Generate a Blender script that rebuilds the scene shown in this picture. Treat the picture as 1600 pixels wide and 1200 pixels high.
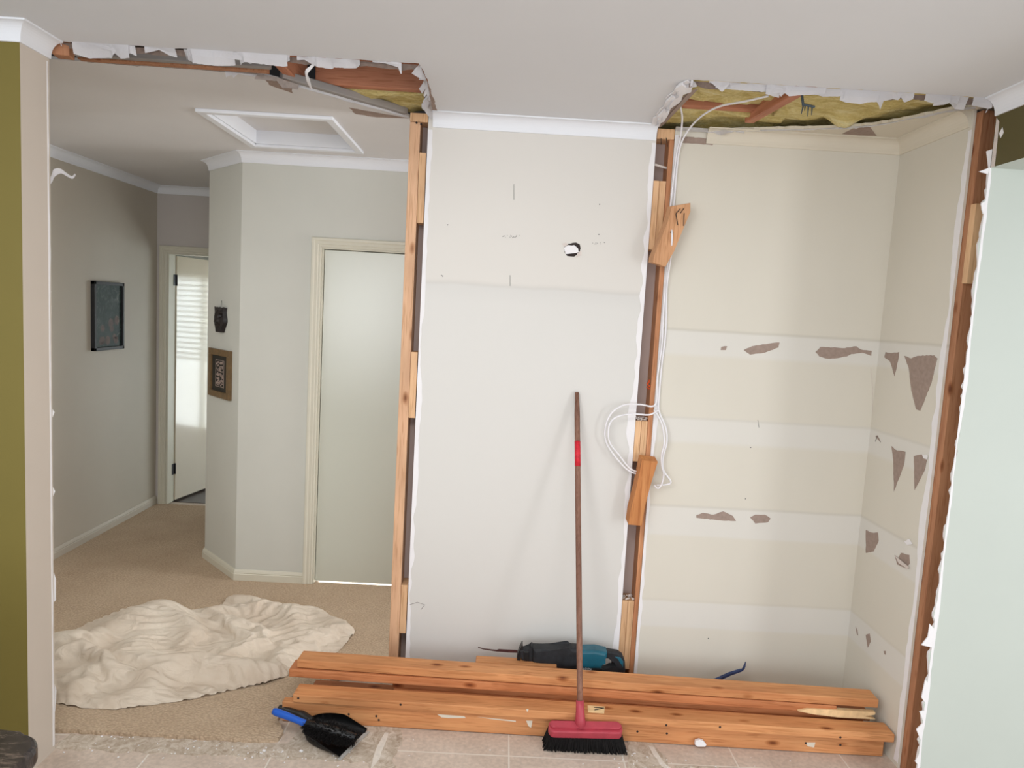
import bpy, bmesh, math, random
from mathutils import Vector, Matrix, noise
from math import sin, cos, pi, radians
for o in list(bpy.data.objects): bpy.data.objects.remove(o)
sc = bpy.context.scene
COL = sc.collection
# ---------------------------------------------------------------- camera
CAM = Vector((-0.0232, -2.5449, 1.7357)); FPX = 1109.3
RR = Vector((0.99840243, -0.00764291, 0.05598362)); UU = Vector((-0.05493591, 0.10042085, 0.99342725)); FF = Vector((0.01321459, 0.99491569, -0.09984055))
cd = bpy.data.cameras.new('camera'); cam = bpy.data.objects.new('camera', cd); COL.objects.link(cam)
cd.sensor_width = 36; cd.lens = FPX * 36 / 1600; cd.clip_start = 0.05
M = Matrix.Identity(4)
for i in range(3):
    M[i][0] = RR[i]; M[i][1] = UU[i]; M[i][2] = -FF[i]; M[i][3] = CAM[i]
cam.matrix_world = M
sc.camera = cam
# ---------------------------------------------------------------- view, world, lights
sc.view_settings.view_transform = 'Standard'; sc.view_settings.look = 'None'
sc.view_settings.gamma = 1; sc.view_settings.use_curve_mapping = False
sc.view_settings.exposure = 0.02
w = bpy.data.worlds.new('world'); sc.world = w; w.use_nodes = True
bg = w.node_tree.nodes['Background']; bg.inputs[0].default_value = (0.88, 0.945, 1.0, 1); bg.inputs[1].default_value = 0.95

def area(name, loc, target, sx, sy, power, col=(1, 1, 1)):
    l = bpy.data.lights.new(name, 'AREA'); l.shape = 'RECTANGLE'; l.size = sx; l.size_y = sy; l.energy = power; l.color = col
    o = bpy.data.objects.new(name, l); COL.objects.link(o); o.location = loc
    d = Vector(target) - Vector(loc); o.rotation_euler = d.to_track_quat('-Z', 'Y').to_euler()
    return o
area('glass_door_light', (3.75, -3.1, 1.20), (0.3, 0.6, 1.0), 0.6, 1.9, 34, (0.97, 0.985, 1.0))
area('window_light_right', (1.2, -4.8, 1.25), (0.2, 0.6, 0.9), 1.5, 1.7, 27, (0.96, 0.98, 1.0))
area('window_light_left', (-2.05, -4.6, 1.7), (-1.0, 1.0, 1.2), 1.3, 1.3, 38, (0.95, 0.98, 1.0))
area('side_room_light', (3.6, -1.6, 1.5), (1.9, 0.0, 1.1), 1.2, 1.4, 5, (0.93, 0.98, 1.0))
area('hall_fill_right', (2.6, 1.2, 1.6), (-1.5, 1.3, 1.0), 0.7, 1.6, 52, (0.97, 0.99, 1.0))  # added fill from the unseen right end, brightens the hall
area('hall_fill', (-2.45, 0.35, 1.8), (-1.7, 2.0, 0.2), 0.6, 0.6, 8, (0.96, 0.99, 1.0))  # added fill, no such lamp known; lifts carpet and angled wall
area('kitchen_fill', (-0.5, -1.5, 2.5), (-0.5, -0.9, 0.0), 1.6, 1.2, 44, (1.0, 0.985, 0.96))  # added overhead fill for floor and timber tops, no fitting known

H = 2.571; Yb = 0.619; Xl = -1.636; Xr = 1.645; Xp = 1.65; Yh = 1.677; Xd = -1.594
Xs = -0.405; Xs0 = -0.485; Xn = 0.584; Xn2 = 0.664; Xg = -1.926; Yg = 2.023; Xc = -2.816; Yc = 3.182; OD = -0.148

def at(px, py, ax, v):
    """a point of the photograph, on the plane where that surface stands"""
    d = FF + RR * ((px - 800) / FPX) - UU * ((py - 600) / FPX)
    i = 'XYZ'.index(ax)
    return CAM + d * ((v - CAM[i]) / d[i])

# ---------------------------------------------------------------- materials
MT = {}
def srgb(c):
    return tuple(((x / 255) / 12.92 if x / 255 <= 0.04045 else ((x / 255 + 0.055) / 1.055) ** 2.4) for x in c) + (1,)
class NT:
    def __init__(s, name):
        s.m = bpy.data.materials.new(name); s.m.use_nodes = True; s.t = s.m.node_tree; s.b = s.t.nodes['Principled BSDF']; MT[name] = s.m
    def n(s, t, **k):
        x = s.t.nodes.new(t)
        for a, b in k.items(): setattr(x, a, b)
        return x
    def l(s, a, b): s.t.links.new(a, b)
    def coords(s, scale=(1, 1, 1), src='Object'):
        tc = s.n('ShaderNodeTexCoord'); mp = s.n('ShaderNodeMapping'); mp.inputs['Scale'].default_value = scale
        s.l(tc.outputs[src], mp.inputs[0]); return mp.outputs[0]
    def noise(s, vec, scale, detail=3, rough=0.5, dist=0):
        n = s.n('ShaderNodeTexNoise'); n.inputs['Scale'].default_value = scale; n.inputs['Detail'].default_value = detail
        n.inputs['Roughness'].default_value = rough; n.inputs['Distortion'].default_value = dist; s.l(vec, n.inputs['Vector']); return n.outputs['Fac']
    def ramp(s, f, stops):
        r = s.n('ShaderNodeValToRGB'); e = r.color_ramp.elements
        while len(e) < len(stops): e.new(0.5)
        for i, (p, c) in enumerate(stops): e[i].position = p; e[i].color = c
        s.l(f, r.inputs[0]); return r.outputs[0]
    def mix(s, f, a, b, bt='MIX'):
        m = s.n('ShaderNodeMix', data_type='RGBA', blend_type=bt)
        for sock, v in ((m.inputs[0], f), (m.inputs[6], a), (m.inputs[7], b)):
            if hasattr(v, 'links'): s.l(v, sock)
            else: sock.default_value = v
        return m.outputs[2]
    def bump(s, h, st=0.2, dist=0.01):
        b = s.n('ShaderNodeBump'); b.inputs['Strength'].default_value = st; b.inputs['Distance'].default_value = dist
        s.l(h, b.inputs['Height']); s.l(b.outputs[0], s.b.inputs['Normal'])
    def base(s, c, rough=0.6, spec=0.5):
        if hasattr(c, 'links'): s.l(c, s.b.inputs['Base Color'])
        else: s.b.inputs['Base Color'].default_value = c
        s.b.inputs['Roughness'].default_value = rough; s.b.inputs['Specular IOR Level'].default_value = spec

def shade(c, k): return tuple(min(1, x * k) for x in c[:3]) + (1,)
def paint(name, rgb, rough=0.55, var=0.05, bump=0.03, spec=0.3, scale=3):
    t = NT(name); c = srgb(rgb); v = t.coords()
    f = t.noise(v, scale, 4); t.base(t.ramp(f, [(0.3, shade(c, 1 - var)), (0.7, shade(c, 1 + var))]), rough, spec)
    t.bump(t.noise(v, 180, 2), bump, 0.002); return t.m
paint('wall_cream', (226, 222, 214), 0.6, 0.012)
paint('olive_paint', (120, 108, 54), 0.6, 0.03)
paint('olive_shaded', (92, 84, 52), 0.6, 0.03)  # the olive paint again, bulkhead shade put into the colour
paint('nib_beige', (205, 194, 182), 0.6, 0.02)
paint('pale_green_wall', (194, 201, 194), 0.5, 0.015)
paint('hall_wall', (208, 208, 200), 0.55, 0.02)
paint('hall_wall_dim', (196, 188, 174), 0.55, 0.02)  # hall wall paint with its weaker light put into the colour
paint('hall_wall_back', (200, 194, 190), 0.6, 0.02)
paint('cornice_white', (233, 235, 240), 0.5, 0.01)
paint('cornice_cream', (218, 210, 194), 0.55, 0.01)
paint('ceiling_white', (222, 223, 226), 0.8, 0.01)
paint('hall_ceiling', (222, 220, 220), 0.8, 0.015)
paint('door_cream', (204, 206, 194), 0.25, 0.01, 0.01, 0.8)
paint('door_gloss', (214, 202, 180), 0.12, 0.01, 0.0, 0.5)
paint('frame_cream', (214, 210, 194), 0.35, 0.01)
paint('plaster_white', (236, 234, 236), 0.85, 0.02, 0.2)
paint('torn_paper', (160, 142, 132), 0.95, 0.10, 0.5, 0.1, 60)
paint('board_back', (200, 182, 176), 0.95, 0.04, 0.1, 0.1)
paint('gypsum_edge', (214, 204, 198), 0.95, 0.10, 0.5, 0.1, 80)
paint('metal_track', (150, 144, 140), 0.5, 0.05)
paint('dark_slot', (52, 44, 42), 0.9, 0.1)  # near-black for gaps and holes, their shade put into the colour
t_ = NT('concrete'); v_ = t_.coords(); n_ = t_.noise(v_, 22, 6, 0.7, 1.5)
t_.base(t_.ramp(n_, [(0.30, srgb((160, 142, 124))), (0.5, srgb((190, 176, 160))), (0.66, srgb((214, 204, 192)))]), 0.95, 0.1); t_.bump(n_, 0.25, 0.004)
paint('glue_white', (222, 214, 204), 0.95, 0.06, 0.5, 0.1, 50)
paint('cable_white', (236, 234, 238), 0.4, 0.01)
paint('black_plastic', (26, 27, 29), 0.4, 0.25, 0.1, 0.5, 30)
paint('black_rubber', (34, 36, 40), 0.6, 0.35, 0.2, 0.4, 40)
paint('teal_plastic', (20, 92, 112), 0.4, 0.15, 0.1, 0.5, 30)
paint('blade_metal', (70, 40, 40), 0.35, 0.3, 0.1, 0.6, 40)
paint('blue_plastic', (38, 92, 190), 0.35, 0.08, 0.02)
paint('blue_steel', (38, 56, 98), 0.4, 0.3, 0.1, 0.5, 60)
paint('red_plastic', (178, 66, 80), 0.4, 0.10, 0.1, 0.4, 30)
paint('red_tape', (200, 40, 54), 0.5, 0.25, 0.1, 0.3, 60)
paint('bristle', (22, 20, 20), 0.85, 0.3, 0.5, 0.2, 90)
paint('grey_lip', (176, 174, 170), 0.4, 0.05)
paint('nail_steel', (46, 40, 38), 0.5, 0.2)
paint('bracket_steel', (70, 80, 86), 0.4, 0.1)
paint('hinge_black', (30, 28, 34), 0.35, 0.1)
paint('steel_bright', (200, 200, 204), 0.3, 0.1)
paint('frame_black', (20, 20, 24), 0.55, 0.1, 0.02, 0.5)
paint('frame_bronze', (112, 88, 56), 0.4, 0.2, 0.1, 0.5, 40)
paint('mat_dark', (52, 50, 44), 0.8, 0.1)
paint('flower_grey', (126, 116, 112), 0.8, 0.3, 0.1, 0.2, 40)
paint('mask_wood', (34, 28, 28), 0.5, 0.3, 0.3, 0.4, 60)
paint('pen_mark', (60, 60, 66), 0.8, 0.05)
paint('green_ink', (40, 132, 92), 0.8, 0.05)
paint('orange_fleck', (196, 78, 40), 0.8, 0.2, 0.3, 0.2, 60)
paint('letter_white', (206, 216, 220), 0.5, 0.02)
paint('dark_timber_floor', (70, 58, 52), 0.4, 0.1)
paint('curtain_white', (236, 236, 236), 0.7, 0.01)
paint('splinter_pale', (238, 206, 158), 0.8, 0.12, 0.3, 0.2, 40)

def banded(name, rgb, light, side):
    """cream paint with cooler bands where shelf cleats had been, at their heights"""
    t = NT(name); c = srgb(rgb); l = srgb(light); v = t.coords()
    sep = t.n('ShaderNodeSeparateXYZ'); t.l(v, sep.inputs[0])
    nz = t.noise(v, 6, 2)
    z = t.n('ShaderNodeMath', operation='MULTIPLY_ADD'); t.l(nz, z.inputs[0]); z.inputs[1].default_value = 0.006; t.l(sep.outputs[2], z.inputs[2])
    d = t.n('ShaderNodeMath', operation='DIVIDE'); t.l(z.outputs[0], d.inputs[0]); d.inputs[1].default_value = 2.6
    st = [(0.0, c)]
    b = 0.003 / 2.6
    for z0, z1 in ((0.335, 0.455), (0.772, 0.905), (1.205, 1.312), (1.60, 1.706)):
        line = shade(c, 0.86)
        st += [((z0 - .012) / 2.6, c), (z0 / 2.6, l), ((z1 - .004) / 2.6, l), (z1 / 2.6, line), ((z1 + .003) / 2.6, c)]
    st = st[:24]
    col = t.ramp(d.outputs[0], st)
    f = t.noise(t.coords((1.2, 1.2, .5)), 2.2, 3)
    col = t.mix(1.0, col, t.ramp(f, [(0.3, (.965, .965, .965, 1)), (0.7, (1, 1, 1, 1))]), 'MULTIPLY')
    t.base(col, 0.6, 0.3); t.bump(t.noise(v, 180, 2), 0.03, 0.002)
banded('pantry_paint', (218, 213, 201), (221, 218, 211), 0)

def alcove():
    t = NT('alcove_paint'); v = t.coords(); sep = t.n('ShaderNodeSeparateXYZ'); t.l(v, sep.inputs[0])
    nz = t.noise(v, 5, 3)
    z = t.n('ShaderNodeMath', operation='MULTIPLY_ADD'); t.l(nz, z.inputs[0]); z.inputs[1].default_value = 0.02; t.l(sep.outputs[2], z.inputs[2])
    d = t.n('ShaderNodeMath', operation='DIVIDE'); t.l(z.outputs[0], d.inputs[0]); d.inputs[1].default_value = 2.6
    up = srgb((216, 212, 206)); lo = srgb((214, 212, 208))
    t.base(t.ramp(d.outputs[0], [(0.0, lo), (1.78 / 2.6, lo), (1.853 / 2.6, shade(lo, .96)), (1.862 / 2.6, shade(up, 0.87)), (1.872 / 2.6, up)]), 0.42, 0.35)
    t.bump(t.noise(v, 150, 2), 0.03, 0.002)
alcove()

def wood(name, a, b, axis='X', knots=True, dark=None, rough=0.6):
    t = NT(name); A = srgb(a); B = srgb(b)
    s = {'X': (1.2, 22, 22), 'Y': (22, 1.2, 22), 'Z': (22, 22, 1.2)}[axis]
    oi = t.n('ShaderNodeObjectInfo')
    tc = t.n('ShaderNodeTexCoord'); ad = t.n('ShaderNodeVectorMath', operation='ADD'); mu = t.n('ShaderNodeMath', operation='MULTIPLY')
    t.l(oi.outputs['Random'], mu.inputs[0]); mu.inputs[1].default_value = 7.0
    cb = t.n('ShaderNodeCombineXYZ'); [t.l(mu.outputs[0], cb.inputs[i]) for i in range(3)]
    t.l(tc.outputs['Object'], ad.inputs[0]); t.l(cb.outputs[0], ad.inputs[1])
    mp = t.n('ShaderNodeMapping'); mp.inputs['Scale'].default_value = s; t.l(ad.outputs[0], mp.inputs[0])
    f = t.noise(mp.outputs[0], 1.6, 4, 0.6, 0.8)
    mp3 = t.n('ShaderNodeMapping'); mp3.inputs['Scale'].default_value = tuple(1 if q < 2 else 3 for q in s); t.l(ad.outputs[0], mp3.inputs[0])
    big = t.noise(mp3.outputs[0], 3.0, 2)
    col = t.ramp(f, [(0.25, A), (0.5, tuple((x + y) / 2 for x, y in zip(A, B))), (0.72, B)])
    col = t.mix(1.0, col, t.ramp(big, [(0.3, (0.80, 0.76, 0.72, 1)), (0.7, (1.06, 1.04, 1.0, 1))]), 'MULTIPLY')
    # fine growth lines
    f2 = t.noise(mp.outputs[0], 7, 2, 0.5, 0.3)
    col = t.mix(1.0, col, t.ramp(f2, [(0.36, (0.82, 0.76, 0.70, 1)), (0.46, (1, 1, 1, 1))]), 'MULTIPLY')
    if knots:
        mp2 = t.n('ShaderNodeMapping'); mp2.inputs['Scale'].default_value = tuple(5.5 if q < 2 else 13 for q in s); t.l(ad.outputs[0], mp2.inputs[0])
        vo = t.n('ShaderNodeTexVoronoi'); vo.inputs['Scale'].default_value = 1.0; t.l(mp2.outputs[0], vo.inputs['Vector'])
        col = t.mix(1.0, col, t.ramp(vo.outputs['Distance'], [(0.05, (0.28, 0.16, 0.10, 1)), (0.13, (0.72, 0.6, 0.5, 1)), (0.2, (1, 1, 1, 1))]), 'MULTIPLY')
    t.base(col, rough, 0.3); t.bump(f2, 0.15, 0.003); return t.m
wood('lumber', (200, 134, 88), (220, 162, 112))
wood('lumber_red', (194, 122, 78), (210, 144, 100))
wood('stud_pine', (216, 172, 140), (228, 188, 154), 'Z')
wood('noggin_pine', (218, 176, 138), (232, 194, 154), 'Z', False)
wood('stud_orange', (204, 142, 104), (214, 158, 118), 'Z')
wood('stud_brown', (170, 118, 88), (190, 140, 106), 'Z')
wood('block_pine', (196, 146, 108), (212, 164, 124), 'Z', False)
wood('block_orange', (184, 116, 66), (208, 146, 92), 'Z', False)
wood('joist', (184, 120, 92), (202, 142, 112), 'X', False)
wood('broom_handle', (118, 84, 72), (150, 112, 96), 'Z', False)
wood('end_grain', (172, 140, 110), (190, 160, 130), 'Z', False)

def tiles():
    t = NT('floor_tile'); v = t.coords()
    mp = t.n('ShaderNodeMapping'); mp.inputs['Location'].default_value = (-0.082, -0.090, 0); t.l(v, mp.inputs[0])
    br = t.n('ShaderNodeTexBrick'); br.offset = 0; br.inputs['Scale'].default_value = 1; br.inputs['Brick Width'].default_value = 0.455; br.inputs['Row Height'].default_value = 0.455
    br.inputs['Mortar Size'].default_value = 0.0035; br.inputs['Mortar Smooth'].default_value = 0.3
    t.l(mp.outputs[0], br.inputs['Vector'])
    n1 = t.noise(v, 5, 5, 0.65); n2 = t.noise(v, 60, 3)
    c = t.ramp(n1, [(0.3, srgb((194, 177, 163))), (0.7, srgb((216, 200, 186)))])
    c = t.mix(1.0, c, t.ramp(n2, [(0.35, (.88, .88, .88, 1)), (0.65, (1.05, 1.05, 1.05, 1))]), 'MULTIPLY')
    dust = t.ramp(t.noise(v, 26, 5, 0.75), [(0.60, (0, 0, 0, 1)), (0.74, (1, 1, 1, 1))])
    c = t.mix(dust, c, srgb((214, 204, 192)))
    c = t.mix(br.outputs['Fac'], c, srgb((222, 214, 204)))
    t.base(c, 0.6, 0.3); t.bump(t.noise(v, 40, 4), 0.15, 0.004)
tiles()
def carpet():
    t = NT('carpet_loop'); v = t.coords()
    n1 = t.noise(v, 3, 3); c = t.ramp(n1, [(0.3, srgb((194, 171, 146))), (0.7, srgb((206, 184, 159)))])
    vo = t.n('ShaderNodeTexVoronoi'); vo.inputs['Scale'].default_value = 85; mp = t.n('ShaderNodeMapping'); mp.inputs['Scale'].default_value = (1, 1.6, 1); mp.inputs['Rotation'].default_value = (0, 0, 0.5); t.l(v, mp.inputs[0]); t.l(mp.outputs[0], vo.inputs['Vector'])
    c = t.mix(1.0, c, t.ramp(vo.outputs['Distance'], [(0.1, (1.06, 1.06, 1.06, 1)), (0.7, (0.80, 0.79, 0.78, 1))]), 'MULTIPLY')
    t.base(c, 0.98, 0.05); t.bump(vo.outputs['Distance'], -0.6 if False else 0.6, 0.006)
carpet()
def insul():
    t = NT('glasswool'); v = t.coords()
    n1 = t.noise(t.coords((1, 3.2, 3.2)), 7, 6, 0.7, 1.0); n2 = t.noise(v, 90, 3)
    c = t.ramp(n1, [(0.25, srgb((190, 164, 100))), (0.45, srgb((222, 202, 136))), (0.6, srgb((238, 222, 164))), (0.75, srgb((244, 234, 194)))])
    c = t.mix(1.0, c, t.ramp(n2, [(0.3, (.9, .9, .86, 1)), (0.6, (1, 1, 1, 1))]), 'MULTIPLY')
    t.base(c, 0.98, 0.05); t.bump(t.noise(v, 60, 5, 0.7), 0.8, 0.02)
insul()
def cloth():
    t = NT('drop_cloth'); v = t.coords(); n = t.noise(v, 5, 4)
    c = t.ramp(n, [(0.3, srgb((206, 190, 172))), (0.7, srgb((226, 214, 198)))])
    t.base(c, 0.9, 0.1); t.bump(t.noise(t.coords((1, 1.6, 1)), 9, 3, 0.45, 1.6), 0.55, 0.03)
cloth()
def granite():
    t = NT('granite'); v = t.coords((1, 4, 1)); n = t.noise(v, 18, 6, 0.8)
    t.base(t.ramp(n, [(0.35, srgb((26, 24, 26))), (0.55, srgb((52, 46, 44))), (0.72, srgb((112, 98, 88)))]), 0.25, 0.5)
granite()
def picture():
    t = NT('flower_print'); v = t.coords((1, 1, 1)); n = t.noise(v, 16, 6, 0.7, 1.5); sep = t.n('ShaderNodeSeparateXYZ'); t.l(t.coords(), sep.inputs[0])
    c = t.ramp(n, [(0.3, srgb((26, 44, 38))), (0.5, srgb((44, 60, 56))), (0.62, srgb((80, 90, 86))), (0.75, srgb((150, 146, 140)))])
    t.base(c, 0.5, 0.15)
picture()
def glow(name, rgb, st):
    t = NT(name); t.base(srgb(rgb)); t.b.inputs['Emission Color'].default_value = srgb(rgb); t.b.inputs['Emission Strength'].default_value = st
glow('daylight_pane', (240, 248, 250), 5.0)
MT['door_gloss'].node_tree.nodes['Principled BSDF'].inputs['Coat Weight'].default_value = 1.0
MT['door_gloss'].node_tree.nodes['Principled BSDF'].inputs['Coat Roughness'].default_value = 0.06

# ---------------------------------------------------------------- geometry helpers
def link(name, bm, mats, parent=None, smooth=False, world=True, loc=None):
    me = bpy.data.meshes.new(name); bm.normal_update(); bm.to_mesh(me); bm.free()
    for m in (mats if isinstance(mats, (list, tuple)) else [mats]): me.materials.append(MT[m])
    if smooth:
        for p in me.polygons: p.use_smooth = True
    o = bpy.data.objects.new(name, me); COL.objects.link(o)
    if parent: o.parent = parent; o.matrix_parent_inverse = parent.matrix_world.inverted() if world else Matrix.Identity(4)
    return o
def tag(o, label=None, cat=None, group=None, kind=None):
    if label: o['label'] = label
    if cat: o['category'] = cat
    if group: o['group'] = group
    if kind: o['kind'] = kind
    return o
def thing(name, label, cat, loc, group=None, rotz=0):
    o = bpy.data.objects.new(name, None); COL.objects.link(o); o.location = loc; o.rotation_euler = (0, 0, rotz); o.empty_display_size = 0.05
    bpy.context.view_layer.update()
    return tag(o, label, cat, group)
def struct(name, bm, mats, parent=None, smooth=False, label=None):
    o = link(name, bm, mats, parent, smooth)
    if not parent: o['kind'] = 'structure'
    if label: o['label'] = label
    return o
def nb(): return bmesh.new()
def box(bm, x0, x1, y0, y1, z0, z1, mat=0, bev=0):
    vs = [bm.verts.new(p) for p in ((x0, y0, z0), (x1, y0, z0), (x1, y1, z0), (x0, y1, z0), (x0, y0, z1), (x1, y0, z1), (x1, y1, z1), (x0, y1, z1))]
    fs = [bm.faces.new([vs[i] for i in q]) for q in ((3, 2, 1, 0), (4, 5, 6, 7), (0, 1, 5, 4), (1, 2, 6, 5), (2, 3, 7, 6), (3, 0, 4, 7))]
    for f in fs: f.material_index = mat
    if bev:
        es = list({e for f in fs for e in f.edges}); bmesh.ops.bevel(bm, geom=es, offset=bev, segments=2, affect='EDGES', profile=0.5)
    return fs
def prism(bm, pts, vec, mat=0, bev=0, sidemat=None):
    """closed outline pts extruded along vec"""
    vec = Vector(vec); a = [bm.verts.new(p) for p in pts]; b = [bm.verts.new(Vector(p) + vec) for p in pts]
    n = len(pts); fs = [bm.faces.new(a[::-1]), bm.faces.new(b)]
    for f in fs: f.material_index = mat
    side = []
    for i in range(n):
        f = bm.faces.new((a[i], a[(i + 1) % n], b[(i + 1) % n], b[i])); f.material_index = mat if sidemat is None else sidemat; side.append(f)
    if bev:
        es = list(fs[0].edges) + list(fs[1].edges) if bev > 0 else list(fs[0].edges)
        bmesh.ops.bevel(bm, geom=es, offset=abs(bev), segments=3, affect='EDGES', profile=0.5)
    bmesh.ops.recalc_face_normals(bm, faces=bm.faces)
    return fs
def sweep(bm, path, prof, left=True, mat=0):
    """profile (offset from wall, z) swept along a wall line with mitred corners"""
    P = [Vector((p[0], p[1])) for p in path]; n = len(P); s = 1 if left else -1
    rings = []
    for i in range(n):
        ds = []
        if i > 0: ds.append((P[i] - P[i - 1]).normalized())
        if i < n - 1: ds.append((P[i + 1] - P[i]).normalized())
        ns = [Vector((-d.y, d.x)) * s for d in ds]
        if len(ns) == 2:
            m = (ns[0] + ns[1]); m = m / max(1e-6, m.dot(ns[0]))
        else: m = ns[0]
        rings.append([bm.verts.new((P[i].x + m.x * o, P[i].y + m.y * o, z)) for o, z in prof])
    k = len(prof)
    for i in range(n - 1):
        for j in range(k):
            f = bm.faces.new((rings[i][j], rings[i][(j + 1) % k], rings[i + 1][(j + 1) % k], rings[i + 1][j])); f.material_index = mat
    for r in (rings[0], rings[-1]):
        bm.faces.new(r)
    bmesh.ops.recalc_face_normals(bm, faces=bm.faces)
CP, CH = 0.048, 0.060
def cove(z=H, p=CP, h=CH):
    pr = [(0, z), (0, z - h), (0.006, z - h), (0.007, z - h + .004)]
    for i in range(1, 8):
        a = i / 8 * pi / 2
        pr.append((p - 0.003 - (p - 0.010) * cos(a), z - h + .004 + (h - .010) * sin(a)))
    pr += [(p - .003, z - .006), (p, z - .005), (p, z)]
    return pr
def base_prof(h=0.07):
    return [(0, 0), (0.014, 0), (0.014, h * .62), (0.011, h * .68), (0.013, h * .74), (0.009, h * .88), (0.004, h), (0, h)]
def tube(bm, pts, r, seg=8, mat=0, cap=True):
    pts = [Vector(p) for p in pts]; rings = []; up = Vector((0.3, 1, 0.2)).normalized()
    rr = r if isinstance(r, (list, tuple)) else [r] * len(pts)
    for i, p in enumerate(pts):
        d = (pts[min(i + 1, len(pts) - 1)] - pts[max(i - 1, 0)]).normalized()
        a = d.cross(up).normalized(); b = d.cross(a).normalized()
        rings.append([bm.verts.new(p + (a * cos(2 * pi * k / seg) + b * sin(2 * pi * k / seg)) * rr[i]) for k in range(seg)])
    for i in range(len(rings) - 1):
        for k in range(seg):
            f = bm.faces.new((rings[i][k], rings[i][(k + 1) % seg], rings[i + 1][(k + 1) % seg], rings[i + 1][k])); f.material_index = mat
    if cap:
        for r_ in (rings[0], rings[-1]): bm.faces.new(r_).material_index = mat
    bmesh.ops.recalc_face_normals(bm, faces=bm.faces)
def smoothpath(pts, n=8):
    pts = [Vector(p) for p in pts]; out = []
    for i in range(len(pts) - 1):
        p0 = pts[max(i - 1, 0)]; p1 = pts[i]; p2 = pts[i + 1]; p3 = pts[min(i + 2, len(pts) - 1)]
        for k in range(n):
            t = k / n
            out.append(0.5 * ((2 * p1) + (p2 - p0) * t + (2 * p0 - 5 * p1 + 4 * p2 - p3) * t * t + (3 * p1 - p0 - 3 * p2 + p3) * t ** 3))
    out.append(pts[-1]); return out
def jag(pts, step=0.012, amp=0.006, seed=0, normal=None):
    """roughen a polyline so that it looks torn"""
    r = random.Random(seed); out = []
    for i in range(len(pts) - 1):
        a, b = Vector(pts[i]), Vector(pts[i + 1]); L = (b - a).length; n = max(1, int(L / step)); d = (b - a).normalized()
        nn = normal.cross(d) if normal else Vector((-d.y, d.x, 0))
        for k in range(n):
            q = a.lerp(b, k / n)
            if k > 0: q = q + nn * r.uniform(-amp, amp) + d * r.uniform(-step * .3, step * .3)
            out.append(q)
    out.append(Vector(pts[-1])); return out
def patch(name, px, ax, v, off, mat, parent, th=0.0008, amp=0.0015, seed=1, label=None):
    """thin torn area lying on a wall, off = direction the wall faces"""
    off = Vector(off); pts = [at(x, y, ax, v) for x, y in px]; pts.append(pts[0])
    pts = jag(pts, 0.012, amp, seed, off)[:-1]
    bm = nb(); prism(bm, [p + off * 0.0002 for p in pts], off * th)
    o = link(name, bm, mat, parent)
    if label: o['label'] = label
    return o

# ---------------------------------------------------------------- floor
bm = nb(); box(bm, -4.2, 4.2, -6, 3.3, -0.1, 0.0)
floor = struct('floor', bm, 'floor_tile', label='greyish beige square floor tiles with pale grout and plaster dust')
def flat(name, pts, z0, z1, mat, parent=None, seed=3, amp=0.012, step=0.03):
    P = [Vector((x, y, z0)) for x, y in pts]; P.append(P[0]); P = jag(P, step, amp, seed)[:-1]
    bm = nb(); prism(bm, P, (0, 0, z1 - z0)); return link(name, bm, mat, parent)
cs = flat('concrete_strip', [(-1.636, 0.005), (-1.2, 0.0), (-0.85, 0.005), (-0.42, 0.01), (-0.40, 0.1), (-0.42, 0.6), (-0.5, 0.6), (-0.78, 0.35), (-0.79, 0.10), (-0.84, 0.095), (-1.2, 0.10), (-1.636, 0.10)], -0.001, 0.0022, 'concrete', floor, 4)
flat('concrete_strip', [(-0.44, -0.10), (-0.36, -0.10), (-0.355, 0.2), (-0.37, 0.6), (-0.44, 0.6)], -0.001, 0.003, 'concrete', floor, 5)
flat('concrete_strip', [(0.55, 0.0), (0.70, 0.0), (0.71, 0.14), (0.66, 0.25), (0.66, 0.6), (0.59, 0.6), (0.57, 0.25)], -0.001, 0.003, 'concrete', floor, 6)
flat('concrete_strip', [(0.735, -0.02), (1.2, -0.05), (1.64, -0.04), (1.64, 0.05), (1.0, 0.05), (0.9, 0.085), (0.735, 0.075)], -0.001, 0.002, 'concrete', floor, 7, 0.006)
flat('glue_patch', [(0.72, 0.05), (0.80, 0.07), (0.93, 0.065), (0.95, 0.03), (0.88, 0.02), (0.80, 0.045), (0.74, 0.03)], -0.001, 0.0035, 'glue_white', floor, 8, 0.006)
flat('glue_patch', [(0.655, 0.20), (0.675, 0.19), (0.70, 0.08), (0.73, 0.04), (0.70, 0.035), (0.675, 0.08)], -0.001, 0.004, 'glue_white', floor, 9, 0.004)
flat('glue_patch', [(-0.44, 0.10), (-0.425, 0.20), (-0.41, 0.20), (-0.415, 0.05), (-0.44, -0.04)], -0.001, 0.004, 'glue_white', floor, 10, 0.004)
bm = nb(); box(bm, -4.2, 4.2, 3.3, 6.2, -0.1, 0.004)
struct('floor_bedroom', bm, 'dark_timber_floor')

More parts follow.
